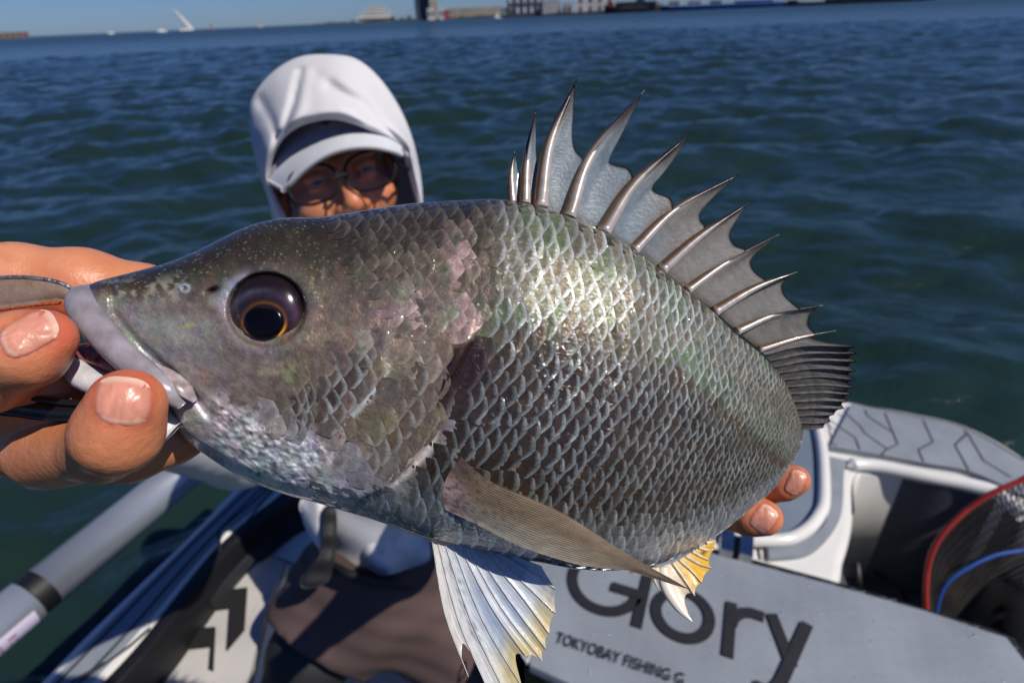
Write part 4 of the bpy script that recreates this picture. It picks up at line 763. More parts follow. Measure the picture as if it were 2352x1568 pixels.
# pigment of the skin, with iridescence and sparkle painted in, in the fish's own plan
def lerp(a, b, t): return a+(np.asarray(b)-a)*t[..., None]
BLOT = [(1012,800),(1050,795),(1100,772),(1108,845),(1075,885),(1045,900),(1018,955),(998,930),(1010,870)]
def nob(x, y): return not inpoly(np.array([x]), np.array([y]), [(1018,970),(1026,1012),(960,1095),(875,1150),(850,1138),(925,1062),(985,985)])[0]
def skin(x, y, u, v):
    n5 = fbm(x/6, y/6, 0, 27, 3); n1 = fbm(x/45, y/45, 0, 21); n2 = fbm(x/14, y/14, 0, 22); n3 = vnoise(x/4.5, y/4.5, 0, 23); n4 = fbm(x/90, y/90, 0, 29)
    c = np.zeros(x.shape+(3,))+[.175, .140, .105]; m = np.zeros(x.shape)+.25
    c = lerp(c, [.032, .026, .016], ss(.42, .06, v+.10*(n1-.5)))                      # dark back
    c = lerp(c, [.24, .25, .235], ss(.28, .48, v+.2*(n1-.5))*ss(700, 420, x)*.8)         # snout
    c = lerp(c, [.175, .14, .12], softpoly(x, y, [(470,700),(720,800),(880,760),(860,930),(620,1000),(470,880)], 60)*.8)
    c = lerp(c, [.30, .33, .20], softpoly(x, y, [(600,840),(690,830),(680,880),(620,890)], 26)*ss(.35, .6, n2)*.8)
    c = lerp(c, [.30, .31, .24], softpoly(x, y, [(240,650),(420,640),(440,690),(300,690),(240,690)], 22)*ss(.45, .62, n2)*.7)
    c = lerp(c, [.36, .30, .13], softpoly(x, y, [(405,752),(445,738),(450,748),(420,755)], 4)*.8)
    be = ss(.74, .92, v+.12*(n1-.5))*ss(1000, 760, x)
    c = lerp(c, [.66, .68, .74], be); m = m+.15*be
    sil = softpoly(x, y, [(500,920),(640,980),(760,1020),(730,1110),(820,1165),(600,1120),(480,1040)], 40)
    c = lerp(c, [.95, .93, .96], sil*ss(.30, .55, n2)*.95); m = np.maximum(m*.8, .42*sil)  # silver jowl, its specular brilliance partly put into the white
    c = lerp(c, [.055, .04, .06], sil*ss(.60, .74, fbm(x/17, y/17, 0, 33))*.6)
    lip = softpoly(x, y, [(375,940),(470,930),(520,990),(560,1060),(480,1050),(400,995)], 22); c = lerp(c, [.62, .58, .55], lip*.85)
    mem = softpoly(x, y, [(1006,985),(1000,1030),(930,1100),(870,1135),(900,1090),(960,1035)], 7); c = lerp(c, [.62, .55, .50], mem*.95); m = m*(1-mem)
    blot = softpoly(x, y, BLOT, 20)
    pk = softpoly(x, y, [(1010,570),(1045,560),(1060,640),(1100,690),(1110,760),(1040,790),(960,770),(870,720),(860,640),(930,650),(1020,680)], 26)*ss(.42, .62, fbm(x/32, y/32, 0, 41))
    c = lerp(c, [.42, .30, .30], pk*.8); c = lerp(c, [.34, .40, .27], pk*ss(.5, .7, vnoise(x/40, y/30, 0, 45))*.7)
    gl = softpoly(x, y, [(680,790),(890,830),(1005,880),(1010,960),(880,1110),(740,1080),(790,980),(560,930),(600,880)], 30)
    c = lerp(c, [.15, .105, .065], gl*.6)
    ey = np.hypot(x-EYE[0], (y-EYE[1])*1.05)
    c = lerp(c, [.20, .23, .28], np.exp(-((ey-100)/12)**2)*.15*ss(800, 560, x))
    c = lerp(c, [.36, .38, .44], softpoly(x, y, [(480,690),(515,650),(560,628),(580,640),(530,670),(515,720)], 12)*.6)
    c = lerp(c, [.03, .015, .01], np.exp(-(((x-488)*.94+(y-667)*-.34)/15)**2-(((x-488)*.34+(y-667)*.94)/6)**2))
    c = lerp(c, [.42, .45, .50], np.exp(-((np.hypot(x-424, y-662)-9)/4)**2)*.8)
    d, s, t = pdist(x, y, OPM[2:9]); c = lerp(c, [.05, .03, .025], np.exp(-((d-9)/8)**2)*(x > np.interp(y, [p[1] for p in OPM], [p[0] for p in OPM]))*.85*ss(985, 950, y)); c = lerp(c, [.42, .38, .34], np.exp(-(d/5)**2)*ss(880, 930, y)*.8)
    d, s, t = pdist(x, y, PRE); c = lerp(c, [.58, .61, .60], np.exp(-(d/7)**2)*.95*ss(790, 860, y))
    ax = softpoly(x, y, [(1030,940),(1150,930),(1170,1080),(1060,1050),(1000,1040)], 25); c = lerp(c, [.22, .22, .24], ax*.8)
    ir = vnoise(x/70, y/70, 0, 51)
    c = c*(1+.24*(np.stack([vnoise(x/30, y/30, 0, 61), vnoise(x/30, y/30, 0, 62), vnoise(x/30, y/30, 0, 63)], -1)-.5))
    c = lerp(c, [.022, .009, .007], np.clip(blot*1.3, 0, 1)*.97); m = m*(1-blot)
    c = c*(.7+.6*n2)[..., None]*(.85+.3*n3)[..., None]*(.65+.7*n5)[..., None]
    fl = hsh(np.floor(x/3.2).astype(np.int64), np.floor(y/3.2).astype(np.int64), 0*x.astype(np.int64), 5); fh = hsh(np.floor(x/3.2).astype(np.int64), np.floor(y/3.2).astype(np.int64), 0*x.astype(np.int64), 9)
    fk = ss(.90, 1.0, fl)*ss(.35, .6, fbm(x/55, y/55, 0, 37)+.12)*(1-blot); hue = np.stack([.55+.35*np.sin(6.28*fh), .55+.25*np.sin(6.28*fh+1.6), .45+.30*np.sin(6.28*fh+3.6)], -1)  # sparkles painted as bright flecks into the skin colour
    c0 = np.clip(c, .004, .9); hue = hue*.5+np.array([.34, .32, .20])*.5; c = c*(1-.32*fk[..., None])+hue*.32*fk[..., None]
    return c0, np.clip(c, .004, .9), np.clip(m+.5*(n5-.5), 0, .75)
colB, colF, metF = skin(DX, DY, UU, VV)
front = P(DX, DY, DEP).reshape(NU, NV, 3)
NB = 36
vb = np.linspace(1, 0, NB+2)[1:-1]
bx = S[:, 0:1]+(S[:, 2:3]-S[:, 0:1])*vb; by = S[:, 1:2]+(S[:, 3:4]-S[:, 1:2])*vb
bd = PD+TK(uu)[:, None]*((1-np.abs(2*vb-1)**2.3).clip(0)**.5)
back = P(bx, by, bd).reshape(NU, NB, 3)
body = np.concatenate([front, back], 1)
cb = np.concatenate([np.concatenate([colF, metF[..., None]], -1), np.broadcast_to(np.array([.16, .16, .15, .3]), (NU, NB, 4))], 1)
# the wrist of the tail turns away behind the flank
R0 = body[-1]; ctr = R0.mean(0); tl = []; tc_ = []
tctr = spl(P(pts([1843, 1800, 1740, 1680]), pts([1003, 1006, 1010, 1012]), pts([.254, .264, .280, .30])), 14)
vert = P(1840, 980, .235)[0]-P(1840, 1030, .235)[0]; vert /= np.linalg.norm(vert)
for k in range(1, 14):
    t = k/13.; a = .002+.012*t; ang = np.concatenate([np.linspace(math.pi/2, -math.pi/2, NV), np.linspace(-math.pi/2, -1.5*math.pi, NB+2)[1:-1]])
    d = tctr[min(k, 13)]-tctr[k-1]; d /= np.linalg.norm(d); sdw = np.cross(vert, d)
    ring = tctr[k]+np.outer(np.sin(ang), vert)*a+np.outer(np.cos(ang), sdw)*.0045
    bl = min(1, t*4); ring = ring*bl+(R0-ctr+tctr[k])*(1-bl); tl.append(ring); tc_.append(np.broadcast_to(np.array([.12, .12, .11, .3]), ring.shape[:1]+(4,)))
body = np.concatenate([body, np.array(tl)], 0); cb = np.concatenate([cb, np.array(tc_)], 0)
nr_ = body.shape[0]; V = body.reshape(-1, 3); fb = gridf(nr_, NV+NB, wv=True)
bf = fb.tolist(); 
fish = empty('fish', P(1100, 900, .2)[0], 'silver grey sea bream held broadside to the camera with its spiny dorsal fin raised', 'fish')
M_skin = mat('fish skin', rough=.36, attr='Col', mattr=True, bump=.35, bscale=1500, bdist=.0006, coat=.8, spec=.12)
mesh('body', V, fb, M_skin, fish, col=cb.reshape(-1, 4))
# ---- scales, each its own piece
def scale_mat(name):
    m = bpy.data.materials.new(name); m.use_nodes = True; n = m.node_tree.nodes; l = m.node_tree.links; b = n['Principled BSDF']
    uv = n.new('ShaderNodeUVMap'); a = n.new('ShaderNodeVertexColor'); a.layer_name = 'Col'; a2 = n.new('ShaderNodeVertexColor'); a2.layer_name = 'Rim'
    sp = n.new('ShaderNodeSeparateXYZ'); l.new(uv.outputs[0], sp.inputs[0])
    geo = n.new('ShaderNodeTexCoord')
    nz = n.new('ShaderNodeTexNoise'); nz.inputs['Scale'].default_value = 1400; nz.inputs['Detail'].default_value = 3; l.new(geo.outputs['Object'], nz.inputs[0])
    ad = n.new('ShaderNodeMath'); ad.operation = 'MULTIPLY_ADD'; ad.inputs[1].default_value = .22; l.new(nz.outputs[0], ad.inputs[0]); l.new(sp.outputs[0], ad.inputs[2])
    mr = n.new('ShaderNodeMapRange'); mr.interpolation_type = 'SMOOTHSTEP'; mr.inputs[1].default_value = .84; mr.inputs[2].default_value = 1.08; l.new(ad.outputs[0], mr.inputs[0])
    mx = n.new('ShaderNodeMix'); mx.data_type = 'RGBA'; l.new(mr.outputs[0], mx.inputs[0]); l.new(a.outputs[0], mx.inputs[6]); l.new(a2.outputs[0], mx.inputs[7])
    n2 = n.new('ShaderNodeTexNoise'); n2.inputs['Scale'].default_value = 420; n2.inputs['Detail'].default_value = 6; n2.inputs['Roughness'].default_value = .7; l.new(geo.outputs['Object'], n2.inputs[0])
    m2 = n.new('ShaderNodeMapRange'); m2.inputs[1].default_value = .3; m2.inputs[2].default_value = .7; m2.inputs[3].default_value = .55; m2.inputs[4].default_value = 1.45; l.new(n2.outputs[0], m2.inputs[0])
    m3 = n.new('ShaderNodeMapRange'); m3.inputs[1].default_value = .35; m3.inputs[2].default_value = .7; m3.inputs[3].default_value = .75; m3.inputs[4].default_value = .36; l.new(nz.outputs[0], m3.inputs[0]); l.new(m3.outputs[0], b.inputs['Roughness'])
    ml = n.new('ShaderNodeMix'); ml.data_type = 'RGBA'; ml.blend_type = 'MULTIPLY'; ml.inputs[0].default_value = 1; l.new(mx.outputs[2], ml.inputs[6]); l.new(m2.outputs[0], ml.inputs[7])
    l.new(ml.outputs[2], b.inputs['Base Color']); l.new(a.outputs[1], b.inputs['Metallic']); b.inputs['Roughness'].default_value = .48
    b.inputs['Specular IOR Level'].default_value = .12; b.inputs['Coat Weight'].default_value = 1.0; b.inputs['Coat Roughness'].default_value = .06; cn = n.new('ShaderNodeTexNoise'); cn.inputs['Scale'].default_value = 560; cn.inputs['Detail'].default_value = 3; l.new(geo.outputs['Object'], cn.inputs[0]); cb_ = n.new('ShaderNodeBump'); cb_.inputs['Strength'].default_value = .7; cb_.inputs['Distance'].default_value = .0012; l.new(cn.outputs[0], cb_.inputs['Height']); l.new(cb_.outputs[0], b.inputs['Coat Normal'])
    bp = n.new('ShaderNodeBump'); bp.inputs['Strength'].default_value = .25; bp.inputs['Distance'].default_value = .0004; l.new(nz.outputs[0], bp.inputs['Height']); l.new(bp.outputs[0], b.inputs['Normal'])
    return m
M_scale = scale_mat('fish scale')
arc = np.concatenate([[0], np.cumsum(np.linalg.norm(np.diff(front[:, 90], axis=0), axis=1))])
CHEEK = [(570,925),(620,885),(700,830),(790,770),(880,770),(886,850),(845,915),(800,965),(765,1020),(690,1020),(620,990),(555,955)]
GILL = [(895,770),(960,800),(1040,800),(1000,880),(990,960),(935,1020),(860,1085),(790,1115),(760,1080),(790,1010),(860,920),(893,860)]
NAPE = [(730,508),(860,487),(1000,470),(1110,468),(1100,600),(1095,760),(1020,770),(950,760),(880,750),(850,690),(790,600)]
LL = [(1130,790),(1180,775),(1270,752),(1330,752),(1400,770),(1470,810),(1530,855),(1600,905),(1660,955),(1720,1010),(1790,1070)]    # lateral line
gx, gy = np.meshgrid(np.linspace(-1, 1, 7), np.linspace(-1, 1, 7), indexing='ij')
def scale_piece(uc, vc, du, dv, lift, jit, skew=0.0):
    """one scale: rooted forwards under its neighbours, free rounded edge towards the tail"""
    a = (gx+1)/2                                            # 0 root .. 1 free edge
    half = 1.0-.10*ss(.80, 1.0, a)
    b = gy*half
    ox = a*(1-.30*(np.sqrt(gy**2+.03)-.1732)**1.15)                          # curved free edge
    u = uc+du*(-.55+1.62*ox)-skew*du*gy; v = np.clip(vc+dv*1.06*b+jit*dv*(ox-.5), .004, .996)
    x, y, d = srf(u, v)
    h = lift*(-.25+1.25*a**1.5+(rnd.random()-.5)*.8*a)*(1-.25*np.abs(gy)**2)+.00030*np.exp(-((gy+.45)/.13)**2)*ss(.60, .95, a)*(.4+.8*rnd.random())+lift*.35*gy*(rnd.random()-.5)*a
    er = np.maximum(ox/(1-.30*np.abs(gy)**2.2+1e-9)*.0+a, 0)
    rim = np.maximum(a, np.abs(gy)*np.clip((a-.3)*1.4, 0, 1))
    return P(x, y, d-h), rim, (x, y)
Fq = gridf(7, 7)
def scale_cols(x, y, v, r):
    d, s, t = pdist(np.array([x]), np.array([y]), LL); llv = float(np.interp(x, [p[0] for p in LL], [p[1] for p in LL]))
    up = 1/(1+math.exp((y-llv)/22.)) if x > 1100 else 1/(1+math.exp((y-760)/25.))
    be = float(ss(.80, .97, np.array(v)))
    n = float(vnoise(x/120, y/120, 0, 71)); n2 = float(vnoise(x/55, y/55, 3, 72))
    c = np.array([.052, .034, .021]); rim = np.array([.20, .22, .215])
    cu = np.array([.135, .113, .074]); cu = cu*(1-n*.8)+np.array([.13, .155, .10])*n*.8
    ru = np.array([.33, .35, .335])
    c = c*(1-up)+cu*up; rim = rim*(1-up)+ru*up  # own tones, plus the light-to-dark roll down the flank painted in
    c = c*(1-be)+np.array([.27, .29, .31])*be; rim = rim*(1-be)+np.array([.50, .54, .58])*be
    tail = float(ss(1560, 1800, np.array(x))); c = c*(1-.35*tail)+np.array([.07, .062, .035])*.35*tail; rim = rim*(1-.3*tail)+np.array([.17, .19, .16])*.3*tail
    if n2 > .58 and up > .5: c = c*np.array([.9, 1.12, .9])
    if n2 < .40 and up > .5: c = c*np.array([1.12, .97, .95])
    ll = math.exp(-(float(d[0])/13)**2)
    c = c*(1-.85*ll)+np.array([.06, .034, .015])*.85*ll; rim = rim*(1-.7*ll)+np.array([.15, .10, .06])*.7*ll
    kb = float(ss(1270, 1110, np.array(x)))*float(ss(760, 600, np.array(y))); c = c*(1-.7*kb)+np.array([.085, .078, .062])*.7*kb; rim = rim*(1-.5*kb)+np.array([.15, .15, .14])*.5*kb
    q = .75+.5*r.random(); c = c*q
    rim = c*.55+(rim-c*.55)*(.45+1.0*float(fbm(np.array([x/80.]), np.array([y/60.]), 0, 75)[0])); return c, rim*(.7+.6*r.random()), .42-.10*up+.1*be+.2*r.random()
pieces = []
def lattice(nrows, v0, v1, pitch, accept, lift, contr=1.0, colfn=scale_cols, size=1.0, tag_='b'):
    a = 0.0; col_i = 0
    us = []
    while a < arc[-1]-.0015:
        us.append(a); a += pitch*(1-.42*ss(.55, 1, a/arc[-1]))
    us = np.array(us); uc = np.interp(us, arc, uu); dU = np.gradient(uc)
    dv = (v1-v0)/nrows
    for i in range(len(us)):
        for j in range(nrows):
            st = .5*(j % 2)
            u = uc[i]+dU[i]*st; 
            if u > .992: continue
            v = v0+(j+.5)*dv+dv*.26*(rnd.random()-.5); u += dU[i]*.20*(rnd.random()-.5)
            x, y, d = srf(np.array([u]), np.array([v])); x = float(x[0]); y = float(y[0])
            if not accept(x, y, v): continue
            p, rim, xy = scale_piece(u, v, dU[i]*size*(.88+.24*rnd.random()), dv*size*(.92+.16*rnd.random()), lift*(.8+.4*rnd.random()), .25*(rnd.random()-.5), .26*float(ss(.30, .5, np.array(v)))*float(ss(1000, 1150, np.array(x))))
            c, r_, me = colfn(x, y, v, rnd); bl = float(softpoly(np.array([x]), np.array([y]), BLOT, 26)[0]); bl = min(1, bl*1.25); c = np.asarray(c)*(1-bl)+np.array([.024, .010, .008])*bl; r_ = np.asarray(r_)*(1-.85*bl)+np.array([.05, .022, .016])*.85*bl; me = me*(1-.7*bl)
            pieces.append((p, rim, c, r_, me, x, y, tag_))
opx = lambda y: float(np.interp(y, [p[1] for p in OPM], [p[0] for p in OPM]))
def acc_body(x, y, v):
    if v < .012: return False
    if x > opx(y)+(22 if y > 880 else 16) if y < 1130 else x > 700:
        if not nob(x, y): return False
        if inpoly(np.array([x]), np.array([y]), [(1030,1040),(1120,1060),(1180,1060),(1190,1100),(1100,1110),(1040,1090)])[0]: return False
        return True
    return False
lattice(24, .012, .99, .0047, acc_body, .00050)
def nape_cols(x, y, v, r):
    n = float(fbm(np.array([x/60.]), np.array([y/60.]), 0, 81)[0]); q = .7+.6*r.random()
    c = np.array([.105, .085, .058]); pkd = max(math.exp(-((x-1045)/45)**2-((y-730)/55)**2), math.exp(-((x-1030)/38)**2-((y-590)/50)**2), .8*math.exp(-((x-920)/55)**2-((y-680)/38)**2)); n6 = float(vnoise(np.array([x/30.]), np.array([y/34.]), 0, 83)[0])
    if n6 > .42: c = c*(1-pkd)+np.array([.42, .29, .27])*pkd
    elif pkd > .3: c = c*(1-pkd)+np.array([.24, .26, .18])*pkd
    dk = float(ss(.22, .02, np.array(v))); c = c*(1-.5*dk)
    i = np.unravel_index(np.argmin((DX-x)**2+(DY-y)**2), DX.shape); e = float(ss(2, 60, pdist(np.array([x]), np.array([y]), NAPE+[NAPE[0]])[0])[0]); e = max(.2+.6*e, float(ss(900, 1020, np.array(x))))
    c = colB[i]*1.2*(1-e)+c*q*e; return c, (c*1.25+.035)*(.8+.4*r.random()), .25+.4*r.random()
def acc_nape(x, y, v): return v > .02 and inpoly(np.array([x]), np.array([y]), NAPE)[0] and not (x > opx(y)+16) and nob(x, y)
lattice(32, .01, .99, .0044, acc_nape, .0006, colfn=nape_cols, tag_='h')
def head_cols(x, y, v, r):
    q = .75+.5*r.random(); low = float(ss(930, 1070, np.array(y)))*float(ss(950, 760, np.array(x)))
    c = np.array([.085, .055, .042])*q; rim = np.array([.33, .36, .34])*(.8+.4*r.random())
    c = c*(1-.7*low)+np.array([.30, .25, .27])*.7*low; rim = rim*(1-low)+np.array([.80, .82, .86])*low
    if x > 880: c = c*.35+np.array([.15, .108, .065])*.65; rim = rim*.8+np.array([.05, .035, .01])
    i = np.unravel_index(np.argmin((DX-x)**2+(DY-y)**2), DX.shape); sk = colB[i]*1.25
    rg = CHEEK if inpoly(np.array([x]), np.array([y]), CHEEK)[0] else GILL; e = float(ss(6, 85, pdist(np.array([x]), np.array([y]), rg+[rg[0]])[0])[0]); e = .05+.9*e
    return sk*(1-e)+c*e, sk*(1-e)*1.2+rim*e, .2+.3*r.random()
def pre_far(x, y): return pdist(np.array([x]), np.array([y]), PRE[1:])[0][0] > 15
def acc_cheek(x, y, v): return colB[np.unravel_index(np.argmin((DX-x)**2+(DY-y)**2), DX.shape)].mean() < .38 and inpoly(np.array([x]), np.array([y]), CHEEK)[0] and pre_far(x, y) and nob(x, y)
def acc_gill(x, y, v): return inpoly(np.array([x]), np.array([y]), GILL)[0] and pre_far(x, y) and nob(x, y)
lattice(24, .01, .99, .0050, acc_cheek, .0005, colfn=head_cols, tag_='h')
lattice(21, .01, .99, .0058, acc_gill, .0005, colfn=head_cols, tag_='h')
big = [p for p in pieces]
ar = [-(np.linalg.norm(p[0][6, 3] if p[0].ndim == 3 else p[0][45]-p[0][3])*np.linalg.norm(p[0][24-3]-p[0][24+3])) for p in big]
def colarr(c, n, a): return np.tile(np.array([*np.clip(c, .003, .9), a]), (n, 1))
order = np.argsort(ar); chosen = set(order[:300].tolist())
SV, SF, SU, SC, SR = [], [], [], [], []; base = 0
for k, (p, rim, c, r_, me, x, y, tg) in enumerate(big):
    uv = np.stack([rim.ravel(), (gy.ravel()+1)/2], 1)
    if k in chosen: mesh('scale', p, Fq, M_scale, fish, uv=uv, col={'Col': colarr(c, 49, me), 'Rim': colarr(r_, 49, 1)})
    else:
        SV.append(p); SF.append(Fq+base); base += 49; SU.append(uv); SC.append(colarr(c, 49, me)); SR.append(colarr(r_, 49, 1))
mesh('scale_covering', np.vstack(SV), np.vstack(SF), M_scale, fish, uv=np.vstack(SU), col={'Col': np.vstack(SC), 'Rim': np.vstack(SR)}, kind='stuff')
print('scales', len(big))
# ---- eye
def disc(name, cx, cy, d0, rx, ry, dome, m, parent, colfn=None, n=40, rings=14, rot=0, **kw):
    rr = np.linspace(0, 1, rings); th = np.linspace(0, 2*math.pi, n, endpoint=False); R_, T_ = np.meshgrid(rr, th, indexing='ij')
    ex, ey = R_*np.cos(T_)*rx, R_*np.sin(T_)*ry; x = cx+ex*math.cos(rot)-ey*math.sin(rot); y = cy+ex*math.sin(rot)+ey*math.cos(rot)
    d = d0-dome*np.sqrt(np.clip(1-R_**2, 0, 1)); v = P(x, y, d).reshape(-1, 3)
    return mesh(name, v, gridf(rings, n, wv=True), m, parent, col=None if colfn is None else colfn(x, y, R_).reshape(-1, 3), **kw)
ed = float(srf(np.array([.205]), np.array([.36]))[2][0])
fi = np.unravel_index(np.argmin((DX-EYE[0])**2+(DY-EYE[1])**2), DX.shape); ed = DEP[fi]+.0004
def eyecol(x, y, R_):
    r2 = np.hypot((x-607)/47., (y-738)/41.); c = np.zeros(x.shape+(3,))+[.035, .018, .018]
    c = lerp(c, [.07, .05, .08], np.exp(-((r2-1.55)/.3)**2)*.9); c = lerp(c, [.20, .19, .26], np.exp(-((r2-1.75)/.16)**2)*ss(650, 560, x)*.8)
    c = lerp(c, [.16, .08, .14], np.exp(-((r2-1.6)/.25)**2)*ss(620, 680, x))
    c = lerp(c, [.16, .06, .02], np.exp(-((r2-1.14)/.10)**2)*.6)
    c = lerp(c, [.75, .30, .03], np.exp(-((r2-1.05)/.07)**2)*(.35+.65*ss(720, 760, y)))
    return c*(.24+.2*fbm(x/9, y/9, 0, 91))[..., None]*(1+3.6*np.exp(-((r2-1.05)/.07)**2)*ss(735, 770, y))[..., None]
M_eye = mat('fish eye', rough=.2, attr='Col', coat=.15); M_pupil = mat('eye pupil', (.002, .002, .003), .2, spec=.2)
eye = disc('eye', EYE[0], EYE[1], ed+.0006, 87, 82, .0054, M_eye, fish, eyecol, n=72, rings=36)
disc('pupil', 606, 738, ed-.0040, 46, 40, .0012, M_pupil, eye, n=40, rings=10, rot=-.1)
# ---- lips and jaw
M_lip = mat('lip skin', (.33, .30, .335), .26, var=.42, vscale=130, bump=.08, bscale=900, coat=.5, sss=.15)
M_jaw = mat('jaw skin', (.62, .60, .62), .35, var=.3, vscale=150, bump=.2, bscale=500, coat=.4, sss=.15)
M_mouth = mat('mouth lining', (.16, .035, .045), .25, col2=(.38, .16, .17), vscale=350, bump=.5, bscale=400, coat=.5)
def ribbon(path, dep, rad, name, m, parent, flat=.75, n=18, ns=40, **kw):
    c = spl(np.column_stack([path, dep, rad]), ns); b = MB(); b.tube(P(c[:, 0], c[:, 1], c[:, 2]), c[:, 3]*c[:, 2]/F, n=n, flat=flat); return b.build(name, m, parent, **kw)
ribbon(pts([(212,660),(186,680),(196,716),(236,768),(285,818),(335,860),(385,900),(418,932)]), [.172,.1675,.1645,.162,.160,.1585,.158,.160], [12,30,34,33,31,30,26,11], 'upper_lip', M_lip, fish)
ribbon(pts([(352,838),(388,862),(425,895),(448,920)]), [.1607,.1594,.1594,.161], [8,17,18,7], 'jaw_plate', mat('jaw plate skin', (.50, .42, .43), .3, col2=(.10, .055, .045), vscale=170, coat=.4), fish, flat=.4)
ribbon(pts([(165,835),(190,862),(230,880),(280,905),(330,945),(400,990)]), [.169,.1675,.167,.166,.166,.168], [23,31,33,36,38,30], 'lower_jaw', M_jaw, fish, flat=.8)
ribbon(pts([(168,808),(215,812),(262,830),(320,865)]), [.171,.1715,.171,.169], [22,30,34,30], 'mouth_lining', M_mouth, fish)
# ---- dorsal fin
M_spine = mat('fin spine', rough=.30, attr='Col', coat=.3, bump=.05, bscale=300, metal=.15)
M_mem = mat('fin membrane', rough=.4, attr='Col', trans=.3, bump=.5, bscale=900, bdist=.0003, coat=.35)
SPN = [((1177,466),(1174,400),(1182,348),8),((1205,468),(1210,365),(1231,252),11),((1240,474),(1262,330),(1325,183),15),((1305,498),(1356,358),(1481,207),15),
 ((1385,530),(1458,420),(1588,306),16),((1455,574),(1552,480),(1696,402),12),((1520,618),(1610,540),(1730,460),13),((1578,666),(1672,600),(1790,538),10),
 ((1642,714),(1735,660),(1838,622),11),((1692,760),(1780,722),(1890,701),9),((1745,802),(1830,776),(1921,759),7)]
dfd = lambda x: plane_depth(np.asarray(x, float), 0)
dorsal = empty('dorsal_fin', P(1400, 500, .196)[0]); par(dorsal, fish)
SC_ = []
for k, (a, b, c, wd) in enumerate(SPN):
    q = spl([a, (2*b[0]-(a[0]+c[0])/2*1.0, 2*b[1]-(a[1]+c[1])/2*1.0) if False else b, c], 26); SC_.append(q)
    t = np.linspace(0, 1, 26); d = float(dfd(a[0]))+.0*t+.006*t*(1 if k % 2 else .4)
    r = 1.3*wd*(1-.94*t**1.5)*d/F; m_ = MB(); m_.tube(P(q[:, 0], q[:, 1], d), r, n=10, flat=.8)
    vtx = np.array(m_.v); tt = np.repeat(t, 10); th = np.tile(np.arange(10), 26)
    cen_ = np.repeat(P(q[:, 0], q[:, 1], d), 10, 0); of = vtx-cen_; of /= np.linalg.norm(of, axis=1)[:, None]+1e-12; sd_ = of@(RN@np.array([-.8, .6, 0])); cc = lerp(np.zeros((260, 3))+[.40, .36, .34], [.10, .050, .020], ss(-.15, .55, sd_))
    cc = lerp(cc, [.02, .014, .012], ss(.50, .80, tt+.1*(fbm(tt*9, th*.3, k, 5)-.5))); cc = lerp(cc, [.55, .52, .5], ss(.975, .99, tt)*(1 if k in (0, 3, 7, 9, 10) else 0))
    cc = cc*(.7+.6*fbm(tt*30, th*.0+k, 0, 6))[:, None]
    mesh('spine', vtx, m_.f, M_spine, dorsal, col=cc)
EDGE = [([(1186,370),(1190,395),(1200,402)],.45),([(1231,300),(1231,350),(1236,382),(1246,393)],.28),([(1318,250),(1315,310),(1321,343),(1338,362)],.42),([(1452,262),(1420,325),(1400,366),(1412,378),(1445,388)],.50),([(1562,345),(1526,395),(1499,428),(1509,442),(1540,455)],.48),
 ([(1668,424),(1628,464),(1609,489),(1612,509),(1620,517)],.52),([(1712,477),(1687,514),(1677,540),(1690,564),(1714,572)],.68),([(1766,558),(1737,580),(1724,602),(1736,626),(1764,645)],.70),([(1817,632),(1798,650),(1802,676),(1826,700),(1840,710)],.76),([(1876,707),(1862,722),(1857,742),(1863,756),(1874,767)],.74)]
def membrane(q0, q1, e0, e1, dip, name, m, parent, s, d0, d1, nn=22, mm=16, colf=None):
    """skin between two rays: from ray 0 up to station e0, from ray 1 up to e1, free edge sagging towards the back"""
    ta, tb = np.linspace(.0, 1, nn), np.linspace(0, 1, mm); A_, B_ = np.meshgrid(ta, tb, indexing='ij')
    i0 = A_[..., None]; f = lambda q, e: np.stack([np.interp(A_*e, np.linspace(0, 1, len(q)), q[:, z]) for z in (0, 1)], -1)
    X0, X1 = f(q0, e0), f(q1, e1); X = X0*(1-B_[..., None])+X1*B_[..., None]
    base0 = q0[0]*(1-B_[..., None])+q1[0]*B_[..., None]
    sag = 1-dip*np.sin(math.pi*B_**.55)*A_**1.5
    X = base0+(X-base0)*sag[..., None]
    d = d0*(1-B_)+d1*B_+.0012*np.sin(B_*math.pi)*A_+.0006*np.sin(B_*9+s)*A_
    n1 = fbm(X[..., 0]/50, X[..., 1]/50, 0, 100+s); st = vnoise(A_*6+B_*3, B_*34, 0, 130+s)
    c = colf(X, A_, B_) if colf else None
    if c is None:
        blue = ss(1560, 1420, X[..., 0]); c = lerp(np.zeros(A_.shape+(3,))+[.26, .225, .185], [.215, .265, .31], blue)
        c = lerp(c, [.085, .06, .045], ss(.86, 1, A_)*.7+.5*ss(.10, 0, B_)); c = c*(.62+.45*n1+.3*st)[..., None]
        c = lerp(c, [.1, .075, .05], ss(.62, .85, n1)*.4)
    v = P(X[..., 0], X[..., 1], d).reshape(-1, 3)
    v2 = P(X[..., 0], X[..., 1], d+.0004).reshape(-1, 3); g = gridf(nn, mm); ff = np.vstack([g, g[:, ::-1]+nn*mm])
    rim = [i*mm for i in range(nn)]+[(nn-1)*mm+j for j in range(mm)]+[i*mm+mm-1 for i in range(nn)][::-1]
    sd = np.array([[a, b, b+nn*mm, a+nn*mm] for a, b in zip(rim[:-1], rim[1:])]); ff = np.vstack([ff, sd])
    cc = np.vstack([c.reshape(-1, 3)]*2); return mesh(name, np.vstack([v, v2]), ff, m, parent, col=cc)
